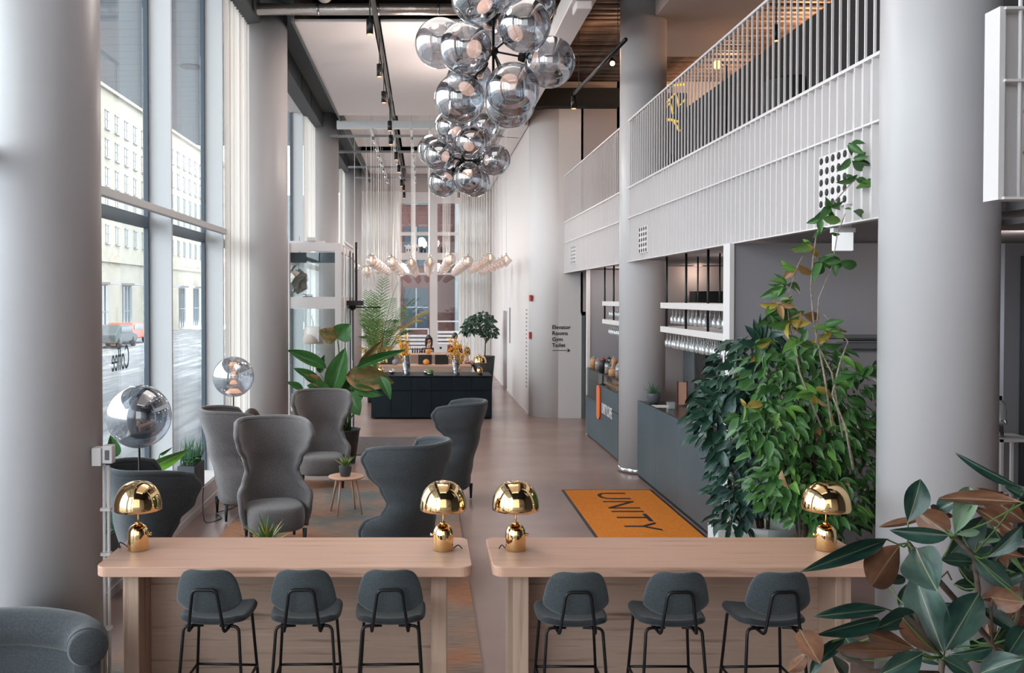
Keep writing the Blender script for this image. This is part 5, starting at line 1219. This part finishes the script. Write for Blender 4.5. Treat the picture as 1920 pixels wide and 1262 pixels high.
vine([(1580, 820), (1560, 700), (1530, 640), (1535, 560), (1560, 500), (1570, 440), (1585, 400)], [(1540, 490, 6, 40, (0, 0, 1)), (1570, 485, 3, 40, (0,)), (1600, 395, 2, 24, (0,)), (1548, 640, 4, 36, (0, 4)), (1545, 608, 4, 36, (3, 0))], .007, seed=2)
vine([(1540, 800), (1500, 700), (1480, 610), (1475, 560), (1495, 500), (1505, 480)], [(1495, 500, 5, 38, (5, 3)), (1470, 535, 6, 42, (0, 1, 3)), (1460, 570, 9, 40, (5, 4, 0, 3)), (1440, 590, 8, 38, (3, 0, 1)), (1480, 600, 6, 40, (0, 0, 4)), (1500, 585, 5, 42, (5, 0))], .007, seed=3)
vine([(1600, 880), (1585, 800), (1560, 740), (1575, 680), (1590, 640), (1545, 590)], [(1560, 620, 5, 36, (4, 3, 0)), (1600, 700, 4, 34, (0,)), (1635, 690, 4, 30, (0, 1)), (1500, 640, 6, 38, (3, 0)), (1420, 650, 5, 36, (3, 4, 0)), (1530, 735, 6, 38, (4, 3)), (1400, 760, 4, 36, (3, 4))], .010, seed=4)

# ---- bird of paradise by the tower
m_bop = leafmat('banana_leaf', (52, 100, 54), (76, 128, 66), rough=.35); m_bopo = mat('withered_leaf', (150, 108, 66), .5, var=[(84, 100, 56), (176, 128, 84)], vscale=1.6, vamt=(.4, .6))
bp0 = (PD(648, 800, 14.9).x, 14.9)
bop = thing('bird_of_paradise', 'big leaved bird of paradise plant in a black pot by the display tower', 'plant', (bp0[0], bp0[1], 0)); ZB_ = Vector(bop.location)
MB().lathe([(0, 0), (.16, 0), (.23, .52), (.25, .56), (.23, .56), (.21, .5), (0, .5)], 32).build('pot', m_potdark, bop); 
bm = [leaf_mesh('leaf_blade', m_bop, 7, 12, .16, .2, .012, (1, .45)), leaf_mesh('leaf_blade', m_bopo, 7, 12, .2, .2, .03, (1, .45))]
BL = [(612, 690, 540, 655, 22, 14.6, 0), (622, 738, 645, 655, 36, 14.7, 0), (632, 634, 655, 610, 36, 14.7, 0), (634, 632, 600, 622, 30, 14.7, 1), (668, 690, 757, 655, 16, 14.4, 0), (600, 715, 552, 690, 16, 14.6, 0), (606, 724, 570, 702, 18, 14.6, 1), (648, 704, 735, 716, 44, 14.6, 1), (712, 706, 733, 747, 18, 14.4, 0), (655, 735, 672, 778, 34, 14.5, 0), (662, 725, 716, 742, 20, 14.5, 0), (568, 735, 540, 715, 14, 14.5, 0), (618, 735, 578, 722, 26, 14.6, 0), (640, 740, 675, 700, 28, 14.8, 0), (645, 745, 700, 720, 22, 14.8, 0), (600, 700, 606, 668, 14, 14.9, 0), (652, 742, 640, 700, 30, 15.0, 0), (672, 690, 715, 640, 14, 14.9, 1), (660, 720, 700, 690, 26, 15.0, 0), (630, 750, 600, 745, 20, 14.8, 0)]
for k, (bx, by, tx_, ty, w_, d, mi) in enumerate(BL):
    b0, t0 = PD(bx, by, d), PD(tx_, ty, d-.15)
    o = bpy.data.objects.new('leaf_blade', bm[mi]); COL.objects.link(o); o.parent = bop; o.matrix_local = Matrix.Translation(-ZB_) @ orient(b0, t0, w_/F*d*1.1, rr.gauss(0, .25))
    root = Vector((rr.uniform(-.1, .1), rr.uniform(-.08, .08), .5)); q = b0-ZB_; mid = root.lerp(q, .55)+Vector((0, 0, .10)); MB().tube([root, mid, q], [.013, .010, .006], 6).build('leaf_stalk', m_stem, bop)
# ---- bird of paradise leaves behind the leftmost dark wingback
bl = thing('bird_of_paradise', 'green broad leaved plant behind the dark wingback chair at the left windows', 'plant', (-2.60, 8.35, 0)); ZC = Vector(bl.location)
MB().lathe([(0, 0), (.12, 0), (.16, .42), (.14, .42), (0, .38)], 28).build('pot', m_potdark, bl)
for (bx, by, tx_, ty, w_, mi) in ((280, 876, 351, 846, 24, 1), (213, 858, 208, 818, 26, 0), (222, 872, 240, 862, 14, 0), (218, 878, 200, 862, 10, 0), (206, 900, 202, 872, 14, 0), (228, 880, 246, 884, 10, 0), (300, 852, 322, 840, 6, 0)):
    b0, t0 = PD(bx, by, 8.4), PD(tx_, ty, 8.3); o = bpy.data.objects.new('leaf_blade', leaf_mesh('leaf_blade', m_bright if mi else m_bop, 7, 10, .1, .25) ); COL.objects.link(o); o.parent = bl; o.matrix_local = Matrix.Translation(-ZC) @ orient(b0, t0, w_/F*8.4, .2)
    q = b0-ZC; MB().tube([Vector((0, 0, .38)), Vector((q.x*.4, q.y*.4, .38+(q.z-.38)*.6)), q], [.010, .008, .005], 6).build('leaf_stalk', m_stem, bl)
# ---- sill planters
def planter(x, y, z, wx, wy, h, label, grass_, seed):
    t = thing('window_planter', label, 'planter', (x, y, z)); MB().box(-wx/2, wx/2, -wy/2, wy/2, 0, h).build('planter_box', m_potgrey, t, bevel=.005, seg=1); MB().box(-wx/2+.02, wx/2-.02, -wy/2+.02, wy/2-.02, h-.005, h+.004).build('soil', m_soil, t)
    rr = random.Random(seed); gm = MB()
    for k in range(130):
        bx, by = rr.uniform(-wx*.42, wx*.42), rr.uniform(-wy*.42, wy*.42); hh = rr.uniform(.12, .36)*grass_; dx, dy = rr.gauss(0, .09)*grass_, rr.gauss(0, .09)*grass_
        if dx < -.02: dx = -.02
        w_ = .005; gm.add([(bx-w_, by, h), (bx+w_, by, h), (bx+dx*.4-w_*.8, by+dy*.4, h+hh*.6), (bx+dx*.4+w_*.8, by+dy*.4, h+hh*.6), (bx+dx, by+dy, h+hh)], [(0, 1, 3, 2), (2, 3, 4)])
    gm.build('grass_blades', m_grass, t, stuff=True)
    for c in range(10):
        cx_, cy_ = rr.uniform(-wx*.2, wx*.5), rr.uniform(-wy*.55, wy*.1)
        for k in range(6):
            a = k*PI/3+c; b0 = Vector((cx_, cy_, h+.03+.05*rr.random())); e = b0+Vector((.06*math.cos(a), .06*math.sin(a), .025))
            o = bpy.data.objects.new('leaf', dmesh[0] if c % 3 else gmesh[2]); COL.objects.link(o); o.parent = t; o.matrix_local = orient(b0, e, .03, 0, face=(0, -.3, 1))
    return t
planter(-2.965, 11.45, .286, .22, .50, .34, 'slate window planter with spiky grass and rosettes on the sill in the bay', 1.0, 3)
planter(-2.965, 8.45, .286, .22, .50, .28, 'slate window planter with grass on the sill behind the dark wingback', .9, 4)
# ---- areca palm far left of the reception
m_palm = leafmat('palm_green', (74, 116, 60), (110, 146, 72)); m_palmy = leafmat('palm_yellow', (196, 158, 70), (150, 140, 60))
def frond(parent, base, tip, sag, width, m_, n=24):
    base = Vector(base); tip = Vector(tip); b = MB(); mid = (base+tip)/2+Vector((0, 0, sag)); pts = []
    for k in range(n+1):
        t = k/n; pts.append(base*(1-t)**2+mid*2*t*(1-t)+tip*t*t)
    b.tube(pts, [.012*(1-.8*k/n) for k in range(n+1)], 5)
    for k in range(int(n*.3), n):
        for s in (-1, 1):
            t = (pts[min(k+1, n)]-pts[k-1]).normalized(); side = t.cross(Vector((0, 0, 1)))
            side = side.normalized() if side.length > .1 else Vector((1, 0, 0))
            q = k/n; L_ = width*math.sin(PI*(q-.22)/.8)**.6 if q > .25 else .05
            d = (side*s*.75+t*.7+Vector((0, 0, -.30))).normalized(); e = pts[k]+d*L_; w_ = t*.010
            b.add([pts[k]-w_, pts[k]+w_, (pts[k]+e)/2+w_*1.2+Vector((0, 0, .02)), e, (pts[k]+e)/2-w_*1.2+Vector((0, 0, .02))], [(0, 1, 2, 3, 4)])
    return b.build('frond', m_, parent)
pl = PD(705, 690, 23.5); pm = thing('areca_palm', 'tall feathery areca palm in a black pot left of the reception counter', 'plant', (pl.x, 23.5, 0)); ZP = Vector(pm.location)
MB().lathe([(0, 0), (.22, 0), (.27, .75), (.25, .75), (0, .7)], 28).build('pot', m_potdark, pm)
rr = random.Random(21)
for k, (tx_, ty, dd, yl) in enumerate(((690, 545, .3, 0), (745, 530, 0, 0), (720, 520, -.3, 0), (790, 600, 0, 1), (775, 560, -.2, 0), (680, 610, 0, 0), (675, 575, .2, 0), (760, 640, .2, 0), (685, 660, -.2, 1), (735, 600, -.5, 0), (800, 585, .4, 1), (700, 570, .6, 0), (725, 655, -.4, 1), (755, 575, .5, 0), (690, 630, -.5, 0), (710, 545, .1, 0), (770, 620, -.5, 0), (695, 560, .4, 0), (705, 600, -.4, 0), (735, 560, .3, 0), (680, 590, .1, 0), (720, 620, .5, 0), (765, 590, .3, 0), (688, 600, .5, 0), (750, 610, .6, 1))):
    tip = PD(tx_, ty, 23.5+dd)-ZP; bs = Vector((rr.uniform(-.1, .1), rr.uniform(-.1, .1), .75)); frond(pm, bs+Vector((0, 0, .0)), tip, .45+.25*abs(tip.x), .36, m_palmy if yl else m_palm)
for k in range(9): MB().tube([(rr.uniform(-.12, .12), rr.uniform(-.12, .12), .7), (rr.uniform(-.2, .2), rr.uniform(-.15, .15), 1.7+rr.random()*.5)], [.016, .009], 6).build('cane', m_palmy, pm)
# ---- small tree right
pl = PD(909, 690, 27.5); tr = thing('indoor_tree', 'small dark leaved indoor tree in a black pot at the right end window', 'plant', (pl.x, 27.5, 0)); MB().lathe([(0, 0), (.22, 0), (.31, .95), (.29, .95), (0, .9)], 28).build('pot', m_potdark, tr)
cc0 = PD(900, 612, 27.5)-Vector(tr.location)
MB().tube([(0, 0, .9), (.02, 0, 1.4), (cc0.x*.5, 0, cc0.z*.9), tuple(cc0)], [.02, .016, .014, .008], 8).build('trunk', m_bark, tr)
for k in range(7):
    a = .9*k; MB().tube([(cc0.x*.5, 0, cc0.z*.85), (cc0.x+.35*math.cos(a), .3*math.sin(a), cc0.z+.2*math.sin(a*1.7))], [.01, .004], 5).build('branch', m_bark, tr)
tmesh = [leaf_mesh('leaf', leafmat('tree_leaf', (40, 66, 52), (56, 86, 64)), 3, 5, .2, .15)]
bush(tr, [(898, 605, 27.5, 26, 18, .42, 1), (882, 615, 27.4, 14, 14, .3, .8), (918, 622, 27.4, 13, 14, .3, 1), (905, 594, 27.5, 18, 10, .3, .8)], 210, 40, tmesh, .20, 8, droop=.45)

# ================================================================== PEOPLE
def person(label, loc, rz, shirt, hair, hairstyle='short', pants=None, arms=None, legs=True, lean=0.12, headturn=0, headtilt=.0, shoes=None, hide_legs=False):
    """seated person; origin on the floor below the hips, faces +y; seat height given by loc z handled by hips height H"""
    t = thing('person', label, 'person', loc, rz); H = arms['hip']
    hip = Vector((0, 0, H)); ch = hip+Vector((0, lean*.6, .30)); nk = hip+Vector((0, lean, .50)); hd = nk+Vector((0, .03, .10))
    V = [hip, hip+Vector((0, lean*.25, .13)), ch, nk, hd]; Rr = [.155, .135, .16, .062, .058]; E = [(0, 1), (1, 2), (2, 3), (3, 4)]
    bone = ['pants', 'shirt', 'shirt', 'skin', 'skin']
    def add(p, r, parent, k): V.append(Vector(p)); Rr.append(r); E.append((parent, len(V)-1)); bone.append(k); return len(V)-1
    hands = []
    for s in (-1, 1):
        sh = add(ch+Vector((s*.17, 0, .11)), .062, 2, 'shirt'); el = arms['L' if s < 0 else 'R'][0]; ha = arms['L' if s < 0 else 'R'][1]
        e = add(el, .045, sh, 'shirt'); wv = Vector(ha); d = (wv-Vector(el)).normalized(); wr_ = add(wv-d*.08, .032, e, 'shirt'); hh = add(wv, .036, wr_, 'skin'); add(wv+d*.04, .030, hh, 'skin'); hands.append((wv+d*.04, d, s))
        th = add(hip+Vector((s*.10, .06, -.03)), .095, 0, 'pants')
        if not hide_legs:
            kn = add(hip+Vector((s*.13, .44, .0)), .065, th, 'pants'); an = add(hip+Vector((s*.12, .46, -H+.10)), .045, kn, 'pants'); add(hip+Vector((s*.12, .58, -H+.05)), .04, an, 'shoe')
    me = bpy.data.meshes.new('body'); me.from_pydata([tuple(v) for v in V], E, []); o = bpy.data.objects.new('tmp_body', me); COL.objects.link(o)
    m = o.modifiers.new('s', 'SKIN'); m.use_smooth_shade = True
    sv = me.skin_vertices[0].data
    for i, r in enumerate(Rr): sv[i].radius = (r, r*(.72 if i in (0, 1, 2) else 1)); sv[i].use_root = (i == 0)
    o.modifiers.new('u', 'SUBSURF').levels = 2
    dg = bpy.context.evaluated_depsgraph_get(); bmsh = bpy.data.meshes.new_from_object(o.evaluated_get(dg)); bpy.data.objects.remove(o)
    mats = {'shirt': shirt, 'pants': pants or m_blackcloth, 'skin': m_skin, 'shoe': shoes or m_potdark}; keys = list(mats); bmsh.materials.clear()
    for k in keys: bmsh.materials.append(mats[k])
    for p in bmsh.polygons:
        c = p.center; bi = min(range(len(V)), key=lambda i: (V[i]-c).length/(Rr[i]+.04)); p.material_index = keys.index(bone[bi]); p.use_smooth = True
    bmsh.name = 'body'; ob = bpy.data.objects.new('body', bmsh); COL.objects.link(ob); ob.parent = t
    # fingers
    for k, (hp, d, s) in enumerate(hands):
        f = MB(); side = d.cross(Vector((0, 0, 1))).normalized()
        for j, ln in enumerate((.062, .07, .066, .052)):
            b0 = hp+side*(-.024+.016*j)+d*.0; f.tube([b0, b0+d*ln*.5+Vector((0, 0, .004)), b0+d*ln*.85+Vector((0, 0, -.016))], [.0085, .008, .006], 6)
        b0 = hp-d*.04+side*s*-.028; f.tube([b0, b0+side*s*-.02+d*.02, b0+side*s*-.018+d*.045], [.010, .009, .007], 6); f.build('fingers', m_skin, ob)
    # head
    hc = hd+Vector((0, .02, .105)); R_ = Matrix.Translation(hc) @ Euler((-headtilt, 0, headturn)).to_matrix().to_4x4()
    h = MB()
    def hf(u, v):
        a = 2*PI*u; q = PI*v; x = .074*math.sin(q)*math.sin(a); y = .095*math.sin(q)*math.cos(a); z = -.118*math.cos(q)
        if z < -.02: k = (z+.118)/.098; x *= .72+.28*k; y *= .86+.14*k
        if y > 0: y -= .008*(z > .0)
        if abs(x) < .02 and y > .05 and -.035 < z < .02: y += .020*(1-abs(x)/.02)*(1-max(0, z)/.02)
        return (x, y, z)
    h.grid(hf, 28, 18, R_, closed=True); hd_o = h.build('head', m_skin, t)
    fc = MB()
    for s in (-1, 1): fc.sphere((s*.029, .084, .008), .010, 8, 6, (1.2, .5, .8), R_)
    fc.build('eyes', m_ink, hd_o); MB().sphere((0, .083, -.055), .022, 10, 6, (1, .35, .3), R_).build('mouth', m_redcloth, hd_o)
    ea = MB(); [ea.sphere((s*.076, -.005, -.01), .02, 8, 6, (.4, .8, 1.3), R_) for s in (-1, 1)]; ea.build('ears', m_skin, hd_o)
    hr = MB()
    def hair_f(u, v):
        a = 2*PI*u; q = PI*(1-v*.62); r = 1.10; z = -.122*math.cos(q)*r+.004; x = .078*math.sin(q)*math.sin(a)*r; y = .099*math.sin(q)*math.cos(a)*r-.012
        front = max(0, math.cos(a)); z = max(z, -.03+.085*front**.6) if v < 1 else z
        return (x, y, z)
    hr.grid(lambda u, v: hair_f(u, v), 28, 12, R_, closed=True)
    if hairstyle == 'long':
        for s in (-1, 1): hr.tube([R_ @ Vector((s*.075, .0, .05)), R_ @ Vector((s*.092, .015, -.05)), R_ @ Vector((s*.09, .04, -.16)), R_ @ Vector((s*.075, .06, -.26))], [.028, .034, .03, .012], 8)
        hr.tube([R_ @ Vector((0, -.07, .04)), R_ @ Vector((0, -.09, -.1)), R_ @ Vector((0, -.08, -.24))], [.07, .075, .04], 10)
    hr.build('hair', hair, t)
    return t
def chairbox(loc, h, label, rz=0):
    t = thing('work_stool', label, 'stool', loc, rz); MB().prism(rrect(-.2, .2, -.18, .18, .06, 4), h-.05, h).build('seat', m_leather, t, bevel=.015); MB().tube([(0, 0, .02), (0, 0, h-.05)], .025, 10).build('post', m_black, t); MB().lathe([(.2, 0), (.2, .02), (.03, .05)], 20).build('foot', m_black, t); return t
pw = PD(805, 640, 27.55)
person('woman with long brown hair in black behind the third bench desk', (pw.x, 27.55, 0), PI-.1, m_blackcloth, m_hair, 'long', arms={'hip': .76, 'L': (Vector((-.27, .10, .95)), Vector((-.10, .32, 1.13))), 'R': (Vector((.28, .08, .95)), Vector((.12, .34, 1.13)))}, lean=.14, headturn=.35, headtilt=.2, hide_legs=False)
chairbox((pw.x, 27.6, 0), .66, 'dark work stool under the woman in black')
pw = PD(874, 664, 22.95)
person('young man in a plaid jacket seated behind the right silver vase looking down', (pw.x+.02, 23.25, 0), PI+.1, m_plaid, m_hair2, 'short', arms={'hip': .62, 'L': (Vector((-.27, .10, .80)), Vector((-.10, .30, 1.075))), 'R': (Vector((.28, .08, .82)), Vector((.10, .30, 1.075)))}, lean=.08, headturn=.1, headtilt=.35, hide_legs=True)
chairbox((pw.x+.02, 23.3, 0), .52, 'dark work stool under the man in the plaid jacket')
bpy.data.objects['body.001'].parent and None
vt = MB().box(-.045, .045, -.135, -.13, 0, .2)
pw = PD(849, 637, 28.0)
person('person in a dark red top behind the yellow branches of the right vase', (pw.x, 28.2, 0), PI+.5, m_redcloth, m_hair, 'short', arms={'hip': .80, 'L': (Vector((-.27, .10, 1.0)), Vector((-.12, .30, 1.2))), 'R': (Vector((.28, .08, 1.0)), Vector((.12, .30, 1.2)))}, lean=.1, headtilt=.1, hide_legs=True)
chairbox((pw.x, 28.25, 0), .70, 'dark work stool under the person in dark red')
# person in the half hidden wingback
pc = PD(450, 700, 11.3)
person('person in black trousers mostly hidden in the wingback chair behind the nearest facing chair', (pc.x+.27, 11.25, 0), -PI/2-.15, m_blackcloth, m_hair, 'short', arms={'hip': .50, 'L': (Vector((-.25, .08, .64)), Vector((-.13, .30, .64))), 'R': (Vector((.25, .08, .64)), Vector((.13, .30, .64)))}, lean=-.16, shoes=mat('tan_shoe', (170, 120, 90), .6))
